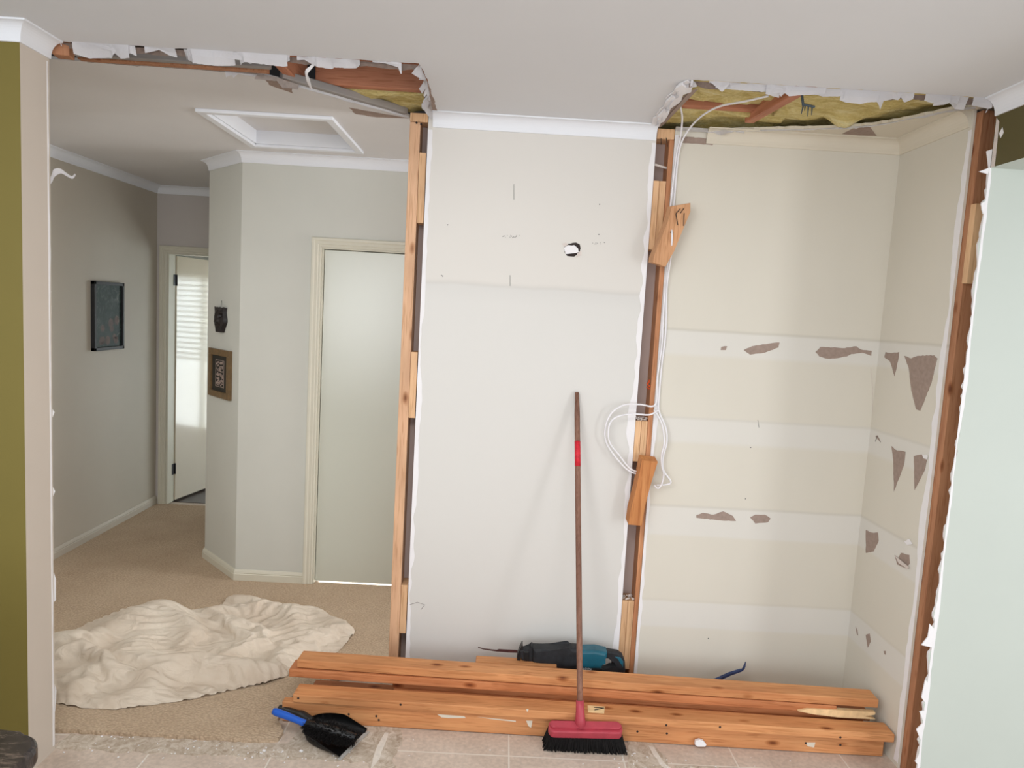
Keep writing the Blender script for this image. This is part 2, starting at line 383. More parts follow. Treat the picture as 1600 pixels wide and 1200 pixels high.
# carpet : cut edge towards the tiles, with a raised curl
bm = nb()
edge = jag([Vector((-2.814, 0.003, 0.0)), Vector((-1.66, 0.10, 0)), Vector((-1.16, 0.098, 0)), Vector((-0.90, 0.092, 0)), Vector((-0.83, 0.11, 0)), Vector((-0.825, 0.16, 0)), Vector((-0.875, 0.235, 0)), Vector((-0.875, 0.30, 0)), Vector((-0.86, 0.46, 0)), Vector((-0.6, 0.67, 0)), Vector((-0.47, 0.735, 0)), Vector((3.2, 0.735, 0))], 0.02, 0.0035, 8)
prism(bm, edge + [Vector(q + (0,)) for q in ((3.2, 1.674), (-0.29, 1.674), (-0.29, 1.70), (-1.113, 1.70), (-1.113, 1.674), (-1.597, 1.674), (-1.929, 2.021), (-1.93, 3.18), (-2.814, 3.18))], (0, 0, 0.017))
carp = tag(link('carpet', bm, 'carpet_loop'), 'beige loop pile carpet covering the hallway floor, cut off along the tiles', 'carpet')

# ---------------------------------------------------------------- ceilings
ke = [Vector((-4.2, -0.01, H)), Vector((-1.62, -0.006, H))]
ke += jag([Vector((-1.61, 0.0, H)), Vector((-1.146, 0.0, H)), Vector((-0.82, 0.004, H)), Vector((-0.372, 0.004, H)), Vector((-0.362, 0.2, H)), Vector((-0.372, 0.60, H))], 0.02, 0.004, 11)
ke += [Vector((-0.40, 0.60, H)), Vector((-0.40, 0.70, H)), Vector((0.58, 0.70, H))]
ke += jag([Vector((0.575, 0.62, H)), Vector((0.55, 0.3, H)), Vector((0.545, 0.06, H)), Vector((0.575, 0.0, H)), Vector((1.06, 0.0, H)), Vector((1.63, 0.0, H))], 0.02, 0.005, 12)
ke += [Vector((4.2, 0.0, H)), Vector((4.2, -6, H)), Vector((-4.2, -6, H))]
bm = nb(); prism(bm, ke, (0, 0, 0.011))
ceil = struct('ceiling', bm, ['ceiling_white'], label='flat white kitchen ceiling with a torn edge where walls were removed')
# hall ceiling around the hatch
hx0, hx1, hy0, hy1 = -1.445, -0.885, 0.80, 1.445
bm = nb()
fe = jag([Vector((-3.0, 0.200, H)), Vector((-1.75, 0.200, H)), Vector((-1.35, 0.20, H)), Vector((-1.02, 0.22, H)), Vector((-0.90, 0.33, H)), Vector((-0.72, 0.50, H)), Vector((-0.50, 0.70, H))], 0.02, 0.004, 13)
prism(bm, fe + [Vector((-0.48, hy0, H)), Vector((-3.0, hy0, H))], (0, 0, 0.011))
for b in ((-3.0, hx0, hy0, hy1), (hx1, 3.2, hy0, hy1), (-3.0, 3.2, hy1, 3.3), (-0.48, 3.2, 0.70, hy0)):
    box(bm, b[0], b[1], b[2], b[3], H, H + 0.011)
hceil = struct('ceiling_hall', bm, 'hall_ceiling')
# pantry ceiling remnant
pe = jag([Vector((0.66, 0.715, H)), Vector((0.80, 0.66, H)), Vector((0.99, 0.575, H)), Vector((1.26, 0.49, H)), Vector((1.41, 0.41, H)), Vector((1.50, 0.29, H)), Vector((1.57, 0.16, H)), Vector((1.65, 0.09, H))], 0.02, 0.006, 14)
bm = nb(); prism(bm, pe + [Vector((1.72, 0.09, H)), Vector((1.72, 0.72, H))], (0, 0, 0.011))
pceil = struct('ceiling_pantry', bm, 'cornice_cream')
patch('torn_paper', [(1332, 201), (1358, 197), (1370, 212), (1340, 211), (1316, 209)], 'Z', H, (0, 0, -1), 'torn_paper', pceil)
# unseen cap over everything, added to keep world light out
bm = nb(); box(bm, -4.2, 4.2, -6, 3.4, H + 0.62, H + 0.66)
struct('light_cap', bm, 'dark_slot')
# bedroom ceiling
bm = nb(); box(bm, -4.2, 4.2, 3.3, 6.2, H, H + 0.05)
struct('ceiling_bedroom', bm, 'hall_ceiling')

# grey-brown bare paper where the wall board and hall cornice met the ceiling
def px_strip(name, px, mat, parent, z=H, th=0.001, seed=1, amp=0.004):
    pts = [at(x, y, 'Z', z) for x, y in px]; pts.append(pts[0]); pts = jag(pts, 0.03, amp, seed)[:-1]
    bm = nb(); prism(bm, [p - Vector((0, 0, th)) for p in pts], (0, 0, th * .8)); return link(name, bm, mat, parent)
px_strip('torn_paper', [(410, 116), (452, 126), (458, 146), (420, 132)], 'torn_paper', hceil)
px_strip('torn_paper', [(545, 168), (590, 176), (640, 185), (618, 184), (588, 183), (556, 178)], 'torn_paper', hceil)
px_strip('torn_paper', [(660, 132), (668, 128), (681, 165), (684, 178), (672, 184), (664, 160)], 'torn_paper', ceil, seed=4)
px_strip('torn_paper', [(1022, 196), (1045, 170), (1070, 148), (1078, 144), (1056, 170), (1030, 200)], 'torn_paper', ceil, seed=4)

# ---------------------------------------------------------------- torn white edge of the ceiling (cornice remains)
def ragged(name, path, hlo, hhi, dy, seed, parent, mat='plaster_white', gaps=9, freq=14.0, th=0.0025, z0=H, slope=0.5, gf=6.0):
    """torn strip hanging below an edge: dy = horizontal direction it leans to"""
    path = [Vector(p) for p in path]; dy = Vector(dy)
    L = [0]
    for i in range(1, len(path)): L.append(L[-1] + (path[i] - path[i - 1]).length)
    n = int(L[-1] / 0.004); r = random.Random(seed); bm = nb(); prev = None; cur = None
    kn = [(0, r.random(), r.uniform(-1, 1))]
    while kn[-1][0] < L[-1]: kn.append((kn[-1][0] + r.choice((.004, .012, .02, .03, .045)) * 14 / freq, r.random() ** .8, r.uniform(-1, 1)))
    for k in range(n + 1):
        s = L[-1] * k / n; i = max(j for j in range(len(L)) if L[j] <= s + 1e-9); i = min(i, len(path) - 2)
        p = path[i].lerp(path[i + 1], (s - L[i]) / max(1e-6, (L[i + 1] - L[i])))
        m = max(j for j in range(len(kn)) if kn[j][0] <= s + 1e-9); m = min(m, len(kn) - 2); f_ = (s - kn[m][0]) / (kn[m + 1][0] - kn[m][0])
        h = hlo + (hhi - hlo) * (kn[m][1] + (kn[m + 1][1] - kn[m][1]) * f_) + noise.noise(Vector((s * 90, seed, 0))) * .0015
        cu = kn[m][2] + (kn[m + 1][2] - kn[m][2]) * f_
        g = noise.noise(Vector((s * gf, seed * 7.7, 9)))
        skip = g > gaps
        if skip: prev = None; continue
        a = Vector((p.x, p.y, z0)) ; b = Vector((p.x, p.y, z0)) + dy * h * (slope + cu * .5) + Vector((0, 0, -h))
        mid = (a + b) / 2 + dy * 0.004 * cu
        cur = [bm.verts.new(x) for x in (a, mid, b)]
        if prev:
            bm.faces.new((prev[0], cur[0], cur[1], prev[1])); bm.faces.new((prev[1], cur[1], cur[2], prev[2]))
        prev = cur
    res = bmesh.ops.solidify(bm, geom=bm.faces[:], thickness=th)
    return link(name, bm, mat, parent)
front = [(-1.60, 0.0), (-1.1, 0.0), (-0.8, 0.004), (-0.38, 0.004)]
F3 = [(x, y, H) for x, y in front]
ragged('paper_scrap', [(x, y + .014, H) for x, y in front], 0.012, 0.020, (0, 1, 0), 5, ceil, 'torn_paper', freq=10)
ragged('cornice_scrap', F3, 0.004, 0.034, (0, 1, 0), 3, ceil, gaps=0.17, freq=9, gf=13)
ragged('cornice_scrap', [(-1.18, 0.004, H), (-0.93, 0.008, H)], 0.016, 0.030, (0, 1, 0), 23, ceil, freq=6)
ragged('cornice_scrap', [(x, y - .004, H) for x, y in front], 0.016, 0.050, (0, 1, 0), 21, ceil, gaps=-0.10, freq=8, gf=9)
nibL = [(-0.37, 0.01, H), (-0.365, 0.2, H), (-0.375, 0.42, H), (-0.385, 0.58, H)]
ragged('cornice_scrap', nibL, 0.004, 0.040, (-1, 0, 0), 6, ceil, freq=8)
ragged('paper_scrap', nibL, 0.006, 0.016, (-1, 0, 0), 7, ceil, 'gypsum_edge', freq=8)
nibR = [(0.57, 0.60, H), (0.55, 0.3, H), (0.545, 0.06, H), (0.575, 0.0, H)]
ragged('cornice_scrap', nibR, 0.004, 0.026, (1, 0, 0), 8, ceil, freq=7)
px_strip('plaster_lump', [(1018, 192), (1026, 176), (1036, 166), (1040, 152), (1052, 142), (1060, 130), (1074, 124), (1084, 130), (1080, 142), (1068, 146), (1060, 160), (1048, 168), (1040, 184), (1028, 198)], 'plaster_white', ceil, z=H, th=.005, seed=9, amp=.006)
px_strip('plaster_lump', [(1028, 178), (1038, 168), (1046, 172), (1040, 182), (1030, 188)], 'plaster_white', ceil, z=H - .005, th=.010, seed=10, amp=.005)
px_strip('plaster_lump', [(1040, 156), (1050, 147), (1058, 150), (1054, 160), (1044, 164)], 'plaster_white', ceil, z=H - .005, th=.010, seed=12, amp=.005)
px_strip('plaster_lump', [(1056, 134), (1066, 128), (1074, 134), (1068, 144), (1058, 146)], 'plaster_white', ceil, z=H - .005, th=.010, seed=13, amp=.005)
bm = nb(); prism(bm, [at(1028, 200, 'Z', H - .004), at(1078, 143, 'Z', H - .004), at(1090, 140, 'Z', H + .016), at(1036, 196, 'Z', H + .016)], (0.004, 0, .004)); link('board_edge', bm, 'torn_paper', ceil)
fr2 = [(0.57, 0.0, H), (1.06, 0.0, H), (1.63, 0.0, H)]
ragged('paper_scrap', [(a, b + .014, c) for a, b, c in fr2], 0.014, 0.022, (0, 1, 0), 12, ceil, 'torn_paper', freq=10)
ragged('cornice_scrap', fr2, 0.004, 0.034, (0, 1, 0), 10, ceil, gaps=0.17, freq=9, gf=13)
ragged('cornice_scrap', [(0.66, 0.004, H), (1.2, 0.004, H)], 0.010, 0.024, (0, 1, 0), 33, ceil, gaps=.3, freq=7)
ragged('cornice_scrap', fr2, 0.018, 0.052, (0, 1, 0), 31, ceil, gaps=-0.12, freq=8, gf=9)
ragged('paper_scrap', [(p.x, p.y, H) for p in pe[::3]], 0.003, 0.012, (0, -1, 0), 15, pceil, 'plaster_white', freq=5)
ragged('cornice_scrap', [(0.66, 0.60, H), (0.80, 0.60, H), (0.95, 0.58, H)], 0.010, 0.034, (0, -1, 0), 16, pceil, freq=6)
ragged('paper_scrap', [(-1.62, 0.20, H), (-1.0, 0.215, H)], 0.002, 0.007, (0, -1, 0), 17, hceil, 'gypsum_edge', freq=5)
ragged('paper_scrap', [(-0.90, 0.33, H), (-0.72, 0.50, H), (-0.50, 0.70, H)], 0.004, 0.009, (-.7, -.7, 0), 18, hceil, 'plaster_white', freq=5)
ragged('paper_scrap', [(-1.00, 0.22, H), (-0.94, 0.25, H), (-0.88, 0.33, H)], 0.010, 0.034, (-.3, -.9, 0), 19, hceil, 'gypsum_edge', freq=9)
ragged('cornice_scrap', [(-1.12, 0.21, H), (-0.98, 0.23, H)], 0.004, 0.022, (0, .9, 0), 20, hceil, freq=8)
# hanging paper strip crossing the first hole
bm = nb(); tube(bm, smoothpath([at(493, 95, 'Y', 0.02), at(488, 103, 'Y', 0.03), at(479, 113, 'Y', .05), at(481, 124, 'Y', .1), at(486, 138, 'Y', .2)], 4), [.005, .006, .007, .006, .005] * 3 + [.004, .004], 5)
link('cornice_scrap', bm, 'plaster_white', ceil)

# ---------------------------------------------------------------- above the ceiling
def board(name, p0, p1, w, h, mat, parent=None, up=(0, 0, 1), bev=0.004, grow=0):
    """timber: p0,p1 = ends of the front bottom edge; h along up, w away from the viewer"""
    p0 = Vector(p0); p1 = Vector(p1); d = (p1 - p0); L = d.length; x = d.normalized(); z = Vector(up); z = (z - x * z.dot(x)).normalized(); y = z.cross(x)
    Mx = Matrix((x, y, z)).transposed().to_4x4(); Mx.translation = (p0 + p1) / 2 + y * w / 2 + z * h / 2
    bm = nb(); box(bm, -L / 2, L / 2, -w / 2, w / 2, -h / 2, h / 2, 0, bev)
    o = link(name, bm, mat, parent); 
    if parent: o.matrix_world = Mx
    else: o.matrix_world = Mx
    return o
jl = at(492, 130, 'Y', .42).x
tag(board('ceiling_joist', (jl, 0.42, H + 0.034), (-0.30, 0.42, H + 0.034), 0.04, 0.11, 'joist'), 'reddish brown ceiling joist crossing the left ceiling hole, above the stud', 'joist')
tag(board('ceiling_joist', (jl - .042, 0.06, H + 0.016), (jl - .042, 0.46, H + 0.016), 0.04, 0.13, 'joist'), 'short reddish joist at the left corner of the left ceiling hole', 'joist')
tag(board('ceiling_joist', (0.60, 0.43, H + 0.038), (0.975, 0.43, H + 0.038), 0.04, 0.055, 'joist'), 'reddish joist between yellow batts on the left side of the pantry ceiling hole', 'joist')
tag(board('ceiling_joist', (1.03, 0.02, H + 0.012), (0.97, 0.53, H + 0.012), 0.04, 0.11, 'joist'), 'reddish diagonal joist cutting across the pantry ceiling hole', 'joist')
tag(board('top_plate', (-1.634, 0.050, H + 0.026), (-0.90, 0.050, H + 0.026), 0.06, 0.03, 'dark_slot'), 'strip coloured dark for the shade deep in the slot above the opening to the hallway', 'batten')  # dark strip added to stand for shade in the slot
tag(board('top_plate', (-1.634, 0.122, H - 0.002), (-0.93, 0.135, H - 0.002), 0.030, 0.03, 'metal_track'), 'taupe batten above the opening, between kitchen and hallway ceilings', 'batten')
tag(board('top_plate', (-1.634, 0.158, H - 0.005), (-0.95, 0.172, H - 0.005), 0.030, 0.035, 'stud_brown', bev=.001), 'brown timber batten along the hallway ceiling edge above the opening', 'batten')
tag(board('top_plate', (-0.92, 0.26, H + 0.002), (-0.50, 0.665, H + 0.002), 0.030, 0.03, 'metal_track'), 'grey diagonal batten along the rear edge of the left ceiling hole', 'batten')
tag(board('timber_block', (-1.634, 0.01, H - 0.04), (-1.58, 0.02, H - 0.04), 0.05, 0.05, 'stud_brown'), 'broken brown timber stub at the top left corner of the opening', 'timber')

def batt(name, x0, x1, y0, y1, z, seed, label, bulges=()):
    bm = nb(); nx = int((x1 - x0) / 0.012); ny = int((y1 - y0) / 0.012); g = []
    for j in range(ny + 1):
        row = []
        for i in range(nx + 1):
            x = x0 + (x1 - x0) * i / nx; y = y0 + (y1 - y0) * j / ny
            q = Vector((x * 5, y * 9, seed)); dz = noise.fractal(q, 1.0, 2.0, 5) * 0.018 + noise.fractal(q * 6, 1.0, 2.0, 3) * 0.003
            for bx, by, br, bd in bulges:
                dd = math.hypot((x - bx), (y - by) * 1.3) / br
                if dd < 1: dz -= bd * (1 - dd * dd) ** 2
            row.append(bm.verts.new((x, y, z + dz)))
        g.append(row)
    for j in range(ny):
        for i in range(nx): bm.faces.new((g[j][i], g[j + 1][i], g[j + 1][i + 1], g[j][i + 1]))
    b = bm.faces[:]; r = bmesh.ops.extrude_face_region(bm, geom=b); vs = [v for v in r['geom'] if isinstance(v, bmesh.types.BMVert)]
    for v in vs: v.co.z = z + 0.10
    bmesh.ops.recalc_face_normals(bm, faces=bm.faces)
    return tag(link(name, bm, 'glasswool', smooth=True), label, 'insulation', 'glass wool batts in the ceiling')
batt('insulation_batt', -0.84, -0.30, 0.47, 0.74, H + 0.030, 2.2, 'yellow glass wool batt seen in the left ceiling hole above the stud')
batt('insulation_batt', 0.50, 1.09, 0.475, 0.80, H + 0.034, 5.2, 'yellow glass wool batt left of the diagonal joist in the pantry ceiling hole')
batt('insulation_batt', 0.52, 1.03, -0.02, 0.40, H + 0.052, 8.9, 'narrow strip of yellow glass wool at the front left of the pantry ceiling hole')
batt('insulation_batt', 1.03, 1.64, -0.02, 0.72, H + 0.040, 6.4, 'large yellow glass wool batt sagging right of the diagonal joist', [(1.31, 0.44, 0.09, 0.050), (1.36, 0.22, .12, .02)])
# steel hanger on the ceiling joist
hb = thing('joist_bracket', 'small grey steel bracket with prongs hanging from the pantry ceiling hole', 'bracket', at(1260, 165, 'Y', 0.08))
bm = nb()
for px in ((1251, 138, 1253, 149), (1253, 148, 1255, 165), (1254, 163, 1273, 167)):
    tube(bm, [at(px[0], px[1], 'Y', 0.08), at(px[2], px[3], 'Y', 0.08)], 0.0045, 6)
link('arm', bm, 'bracket_steel', hb)
for a, b in (((1255, 165), (1252, 178)), ((1263, 167), (1262, 182)), ((1269, 167), (1268, 180)), ((1258, 165), (1257, 173))):
    bm = nb(); tube(bm, [at(*a, 'Y', 0.08), at(*b, 'Y', 0.075)], [0.003, 0.0012], 6); link('prong', bm, 'bracket_steel', hb)

# ---------------------------------------------------------------- walls
def facebox(name, b, mats, idx, label=None, bev=0):
    """box whose faces get materials: idx maps a normal letter to a slot"""
    bm = nb(); fs = box(bm, *b)
    for f, key in zip(fs, ('-z', '+z', '-y', '+x', '+y', '-x')): f.material_index = idx.get(key, 0)
    return struct(name, bm, mats, label=label)
wl = facebox('wall_left', (-4.2, Xl, OD, 0.0, 0, H), ['olive_paint', 'nib_beige', 'hall_wall_dim'], {'+x': 1, '+y': 2}, 'olive green wall end with a beige side face')
facebox('wall_hall_left', (Xc - 0.1, Xc, 0.0, 3.26, 0, H), ['hall_wall_dim'], {})
bm = nb(); box(bm, Xc, -2.745, Yc, Yc + 0.1, 0, H); box(bm, -2.745, -1.93, Yc, Yc + 0.1, 2.062, H); box(bm, -1.98, -1.9, Yc, Yc + 0.1, 0, 2.062)
struct('wall_hall_back', bm, 'hall_wall_back')
bm = nb(); prism(bm, [Vector((x, y, 0)) for x, y in ((Xd, Yh), (Xg, Yg), (Xg, Yc), (Xg + 0.1, Yc), (Xg + 0.1, Yg + 0.04), (Xd + 0.04, Yh + 0.1), (-1.145, Yh + 0.1), (-1.145, Yh))], (0, 0, H))
box(bm, -1.145, -0.27, Yh, Yh + 0.1, 2.062, H); box(bm, -0.27, 3.2, Yh, Yh + 0.1, 0, H)
wh = struct('wall_hall_door', bm, 'hall_wall')
wb = None
bm = nb(); box(bm, Xs, Xn, Yb, Yb + 0.010, 0, H); wb = struct('wall_alcove', bm, 'alcove_paint', label='off-white back wall of the alcove with faint stains')
bm = nb(); box(bm, Xn2, Xp + 0.012, Yb, Yb + 0.010, 0, H); wp = struct('wall_pantry_back', bm, 'pantry_paint', label='cream back wall of the pantry with paler shelf bands')
bm = nb(); box(bm, Xp, Xp + 0.010, 0.135, Yb, 0, H); wpr = struct('wall_pantry_right', bm, 'pantry_paint', label='cream side wall of the pantry with torn paper patches')
bm = nb(); box(bm, Xs0, 1.75, Yb + 0.100, Yb + 0.110, 0, H); struct('wall_hall_front', bm, ['board_back'])
bm = nb(); box(bm, 1.75, 3.2, Yb + 0.02, Yb + 0.110, 0, H); struct('wall_hall_front_right', bm, ['board_back'])
# pale wall right of the pantry and the olive bulkhead over the opening
bot = jag([Vector((1.640, 0, 0.0)), Vector((1.640, 0, 0.75)), Vector((1.648, 0, 1.4)), Vector((1.640, 0, 1.95)), Vector((1.640, 0, 2.335))], 0.02, 0.007, 31, Vector((0, -1, 0)))
bm = nb(); prism(bm, bot + [Vector((4.2, 0, 2.335)), Vector((4.2, 0, 0))], (0, 0.010, 0), 0, 0, 1)
wr = struct('wall_right', bm, ['pale_green_wall', 'plaster_white'], label='pale green-white wall right of the pantry with a torn left edge')
bm = nb(); fs = box(bm, Xr, Xr + 0.5, -5.5, 0.0, 2.335, H)
fs[0].material_index = 1
bk = struct('wall_bulkhead', bm, ['olive_shaded', 'pale_green_wall'], label='olive bulkhead, shade put into its colour, under the ceiling at the right')
bm = nb(); box(bm, 1.80, 1.9, 0.0 + .012, 0.7, 0, H); struct('wall_right_inner', bm, 'board_back')

# plaster edges beside the exposed framing
def vstrip(name, x_edge, side, y, zs, wlo, whi, seed, parent, mat='plaster_white', off=0.0012):
    r = random.Random(seed); z0, z1 = zs; n = int((z1 - z0) / 0.02); a = []; b = []
    for k in range(n + 1):
        z = z0 + (z1 - z0) * k / n; q = noise.noise(Vector((z * 3.5, seed, 0))) * .8 + noise.noise(Vector((z * 16, seed, 3))) * .3 + .5
        a.append(Vector((x_edge, y, z))); b.append(Vector((x_edge + side * (wlo + (whi - wlo) * max(0, min(1, q))), y, z)))
    bm = nb(); prism(bm, a + b[::-1], (0, -off, 0)); return link(name, bm, mat, parent)
vstrip('plaster_edge', Xs, 1, Yb, (0.02, H - 0.07), 0.004, 0.030, 3, wb)
vstrip('plaster_edge', Xn, -1, Yb, (0.02, H - 0.07), 0.006, 0.038, 5, wb)
vstrip('plaster_edge', Xn2, 1, Yb, (0.02, H - 0.03), 0.004, 0.022, 7, wp)
vstrip('plaster_edge', 1.642, 1, 0.0, (0.02, 2.33), 0.002, 0.016, 9, wr)
def xstrip(name, x, y_edge, zs, wlo, whi, seed, parent, mat='plaster_white'):
    z0, z1 = zs; n = int((z1 - z0) / 0.02); a = []; b = []
    for k in range(n + 1):
        z = z0 + (z1 - z0) * k / n; q = noise.noise(Vector((z * 3.5, seed, 0))) * .8 + noise.noise(Vector((z * 16, seed, 3))) * .3 + .5
        a.append(Vector((x, y_edge, z))); b.append(Vector((x, y_edge + wlo + (whi - wlo) * max(0, min(1, q)), z)))
    bm = nb(); prism(bm, a + b[::-1], (-0.0012 if x > 0 else 0.0012, 0, 0)); return link(name, bm, mat, parent)
xstrip('plaster_edge', Xp, 0.135, (0.02, 2.5), 0.012, 0.045, 11, wpr)
xstrip('plaster_edge', Xl, -0.014, (0.02, 2.5), 0.002, 0.012, 12, wl)
# ragged bits sticking out of the left edge
def flakes(parent, spots, mat='plaster_white'):
    for pts in spots:
        bm = nb(); prism(bm, [Vector(p) for p in pts], (0, 0.0015, 0)); link('paper_scrap', bm, mat, parent)
flakes(wl, [[at(x, y, 'Y', 0.002) for x, y in q] for q in (
    ((70, 458), (74, 453), (80, 455), (79, 462), (74, 464)), ((70, 470), (75, 463), (78, 472), (80, 478), (80, 491), (74, 490), (67, 484)),
    ((82, 640), (85, 644), (82, 652)), ((82, 760), (86, 768), (83, 775)), ((84, 895), (87, 905), (87, 938), (83, 942)), ((84, 1065), (88, 1080), (86, 1110), (84, 1120)))])
bm = nb(); pts = [(73, 290), (80, 279), (84, 270), (94, 267), (104, 273), (112, 277), (117, 272)]
cp = smoothpath([at(x, y, 'Y', 0.004 + 0.004 * i) for i, (x, y) in enumerate(pts)], 5)
wd = [.004, .010, .012, .008, .006, .004, .002]
rowA = []; 
for i, p in enumerate(cp):
    k = i / (len(cp) - 1) * 6; j = min(5, int(k)); h = wd[j] + (wd[j + 1] - wd[j]) * (k - j)
    rowA.append((bm.verts.new(p + Vector((0, 0, h))), bm.verts.new(p - Vector((0, -0.006, h)))))
for i in range(len(rowA) - 1): bm.faces.new((rowA[i][0], rowA[i + 1][0], rowA[i + 1][1], rowA[i][1]))
bmesh.ops.solidify(bm, geom=bm.faces[:], thickness=0.0012)
link('paper_curl', bm, 'plaster_white', wl)

# white flakes along the right stud
r = random.Random(5)
for q in (((1542, 236), (1553, 232), (1550, 262), (1546, 268)), ((1530, 268), (1546, 262), (1544, 272)), ((1533, 318), (1544, 312), (1542, 330), (1536, 334)), ((1453, 975), (1462, 985), (1458, 1012), (1440, 1008), (1450, 995)),
          ((1446, 1062), (1452, 1070), (1447, 1100), (1440, 1090)), ((1437, 1112), (1446, 1110), (1443, 1128)), ((1432, 1140), (1442, 1130), (1440, 1160)), ((1430, 1190), (1440, 1170), (1438, 1199)), ((1464, 940), (1468, 955), (1463, 975), (1459, 965))):
    bm = nb(); prism(bm, [at(x, y, 'Y', -0.001) for x, y in q], (0, 0.004, 0)); link('paper_scrap', bm, 'plaster_white', wr)
bm = nb(); prism(bm, [at(x, y, 'X', Xr - 0.001) for x, y in ((1557, 184), (1561, 190), (1554, 260), (1548, 262))], (0.001, 0, 0)); link('plaster_edge', bm, 'gypsum_edge', bk)
bm = nb(); prism(bm, [at(x, y, 'X', Xr - 0.001) for x, y in ((1561, 208), (1566, 199), (1568, 207), (1563, 216))], (0.001, 0, 0)); link('paper_scrap', bm, 'plaster_white', bk)

# torn paper on pantry walls
PB = [[(1162, 547), (1175, 541), (1200, 537), (1218, 535), (1216, 543), (1195, 551), (1172, 554)],
      [(1274, 550), (1282, 542), (1320, 544), (1338, 541), (1345, 546), (1362, 548), (1361, 556), (1347, 551), (1330, 553), (1323, 557), (1295, 561), (1280, 557)],
      [(1127, 542), (1136, 541), (1134, 547), (1126, 547)],
      [(1088, 805), (1098, 801), (1115, 804), (1130, 799), (1145, 806), (1150, 814), (1125, 813), (1088, 809)],
      [(1172, 808), (1180, 804), (1195, 804), (1204, 810), (1200, 816), (1180, 818)]]
for i, q in enumerate(PB): patch('torn_patch', q, 'Y', Yb, (0, -1, 0), 'torn_paper', wp, seed=i)
PR = [[(1413, 556), (1424, 560), (1434, 556), (1460, 555), (1465, 560), (1455, 600), (1438, 642), (1432, 640), (1424, 610), (1420, 575)],
      [(1384, 550), (1392, 552), (1405, 550), (1404, 560), (1398, 588), (1391, 565), (1382, 558)],
      [(1393, 697), (1400, 703), (1415, 706), (1413, 725), (1397, 768), (1396, 720)],
      [(1428, 713), (1440, 710), (1450, 715), (1445, 735), (1429, 766)],
      [(1353, 828), (1362, 832), (1372, 832), (1373, 845), (1365, 862), (1353, 864)],
      [(1398, 867), (1404, 872), (1408, 864), (1421, 867), (1422, 880), (1417, 888), (1402, 882)],
      [(1353, 992), (1359, 990), (1361, 1002), (1356, 1012)], [(1337, 979), (1340, 985), (1341, 993), (1339, 991)], [(1381, 1017), (1384, 1017), (1384, 1023), (1382, 1022)],
      [(1368, 682), (1371, 680), (1376, 690), (1373, 688)]]
for i, q in enumerate(PR): patch('torn_patch', q, 'X', Xp, (-1, 0, 0), 'torn_paper', wpr, seed=i + 20)
patch('paper_scrap', [(1441, 710), (1450, 712), (1449, 718), (1443, 716)], 'X', Xp - 0.002, (-1, 0, 0), 'plaster_white', wpr)
patch('paper_scrap', [(1413, 846), (1421, 842), (1426, 850), (1418, 852)], 'X', Xp - 0.002, (-1, 0, 0), 'plaster_white', wpr)
bm = nb(); prism(bm, [at(x, y, 'X', Xp - .008) for x, y in ((1398, 868), (1420, 886), (1418, 889), (1404, 880))], (0.002, 0, 0)); link('paper_scrap', bm, 'gypsum_edge', wpr)
# corner line cracks, torn ceiling-cornice strip in pantry
patch('torn_paper', [(1060, 213), (1078, 214), (1120, 218), (1113, 227), (1066, 223)], 'Y', Yb - 0.001, (0, -1, 0), 'torn_paper', wp)
# marks, cracks and pencil lines
def line(name, px, ax, v, off, r, mat, parent):
    bm = nb(); tube(bm, [at(x, y, ax, v) + Vector(off) * 0.0006 for x, y in px], r, 4); return link(name, bm, mat, parent)
A = (0, -1, 0)
line('pencil_mark', [(803, 288), (803, 312)], 'Y', Yb, A, .0008, 'pen_mark', wb)
line('pencil_mark', [(797, 430), (797, 447)], 'Y', Yb, A, .0008, 'pen_mark', wb)
line('crack', [(1360, 575), (1363, 600), (1363, 650), (1361, 676)], 'Y', Yb, A, .0009, 'gypsum_edge', wp)
line('crack', [(1184, 656), (1186, 668)], 'Y', Yb, A, .0008, 'pen_mark', wp)
line('crack', [(640, 945), (652, 941), (664, 945), (658, 952)], 'Y', Yb, A, .0014, 'metal_track', wb)
line('crack', [(1368, 690), (1371, 681), (1376, 691)], 'X', Xp, (-1, 0, 0), .0015, 'pen_mark', wpr)
r = random.Random(9)
bm = nb()
for _ in range(15):
    p = at(r.uniform(785, 815), r.uniform(368, 372), 'Y', Yb); box(bm, p.x, p.x + .0025, Yb - .001, Yb, p.z, p.z + .0025)
for _ in range(9):
    p = at(r.uniform(925, 946), r.uniform(379, 382), 'Y', Yb); box(bm, p.x, p.x + .0025, Yb - .001, Yb, p.z, p.z + .0025)
for a in ((699, 352), (689, 431), (691, 432), (936, 320), (935, 367), (1172, 700), (1164, 780), (1106, 998)):
    p = at(*a, 'Y', Yb); box(bm, p.x, p.x + .004, Yb - .001, Yb, p.z, p.z + .004)
link('pin_holes', bm, 'pen_mark', wb)
# cut-out where a socket was, its inner shade a flat dark patch
sk = patch('socket_hole', [(881, 386), (886, 381), (900, 379), (906, 382), (907, 388), (905, 396), (897, 401), (886, 400), (882, 394)], 'Y', Yb, A, 'dark_slot', wb, th=0.0006, amp=.0015)
patch('broken_plaster', [(881, 387), (888, 383), (897, 383), (903, 388), (904, 394), (894, 396), (884, 397)], 'Y', Yb - 0.001, A, 'plaster_white', wb, th=0.002, amp=.003)
patch('broken_plaster', [(878, 381), (884, 379), (888, 382), (882, 386)], 'Y', Yb - 0.001, A, 'gypsum_edge', wb, th=0.001, amp=.003)
patch('broken_plaster', [(902, 396), (908, 391), (909, 399), (900, 403)], 'Y', Yb - 0.001, A, 'gypsum_edge', wb, th=0.001, amp=.003)

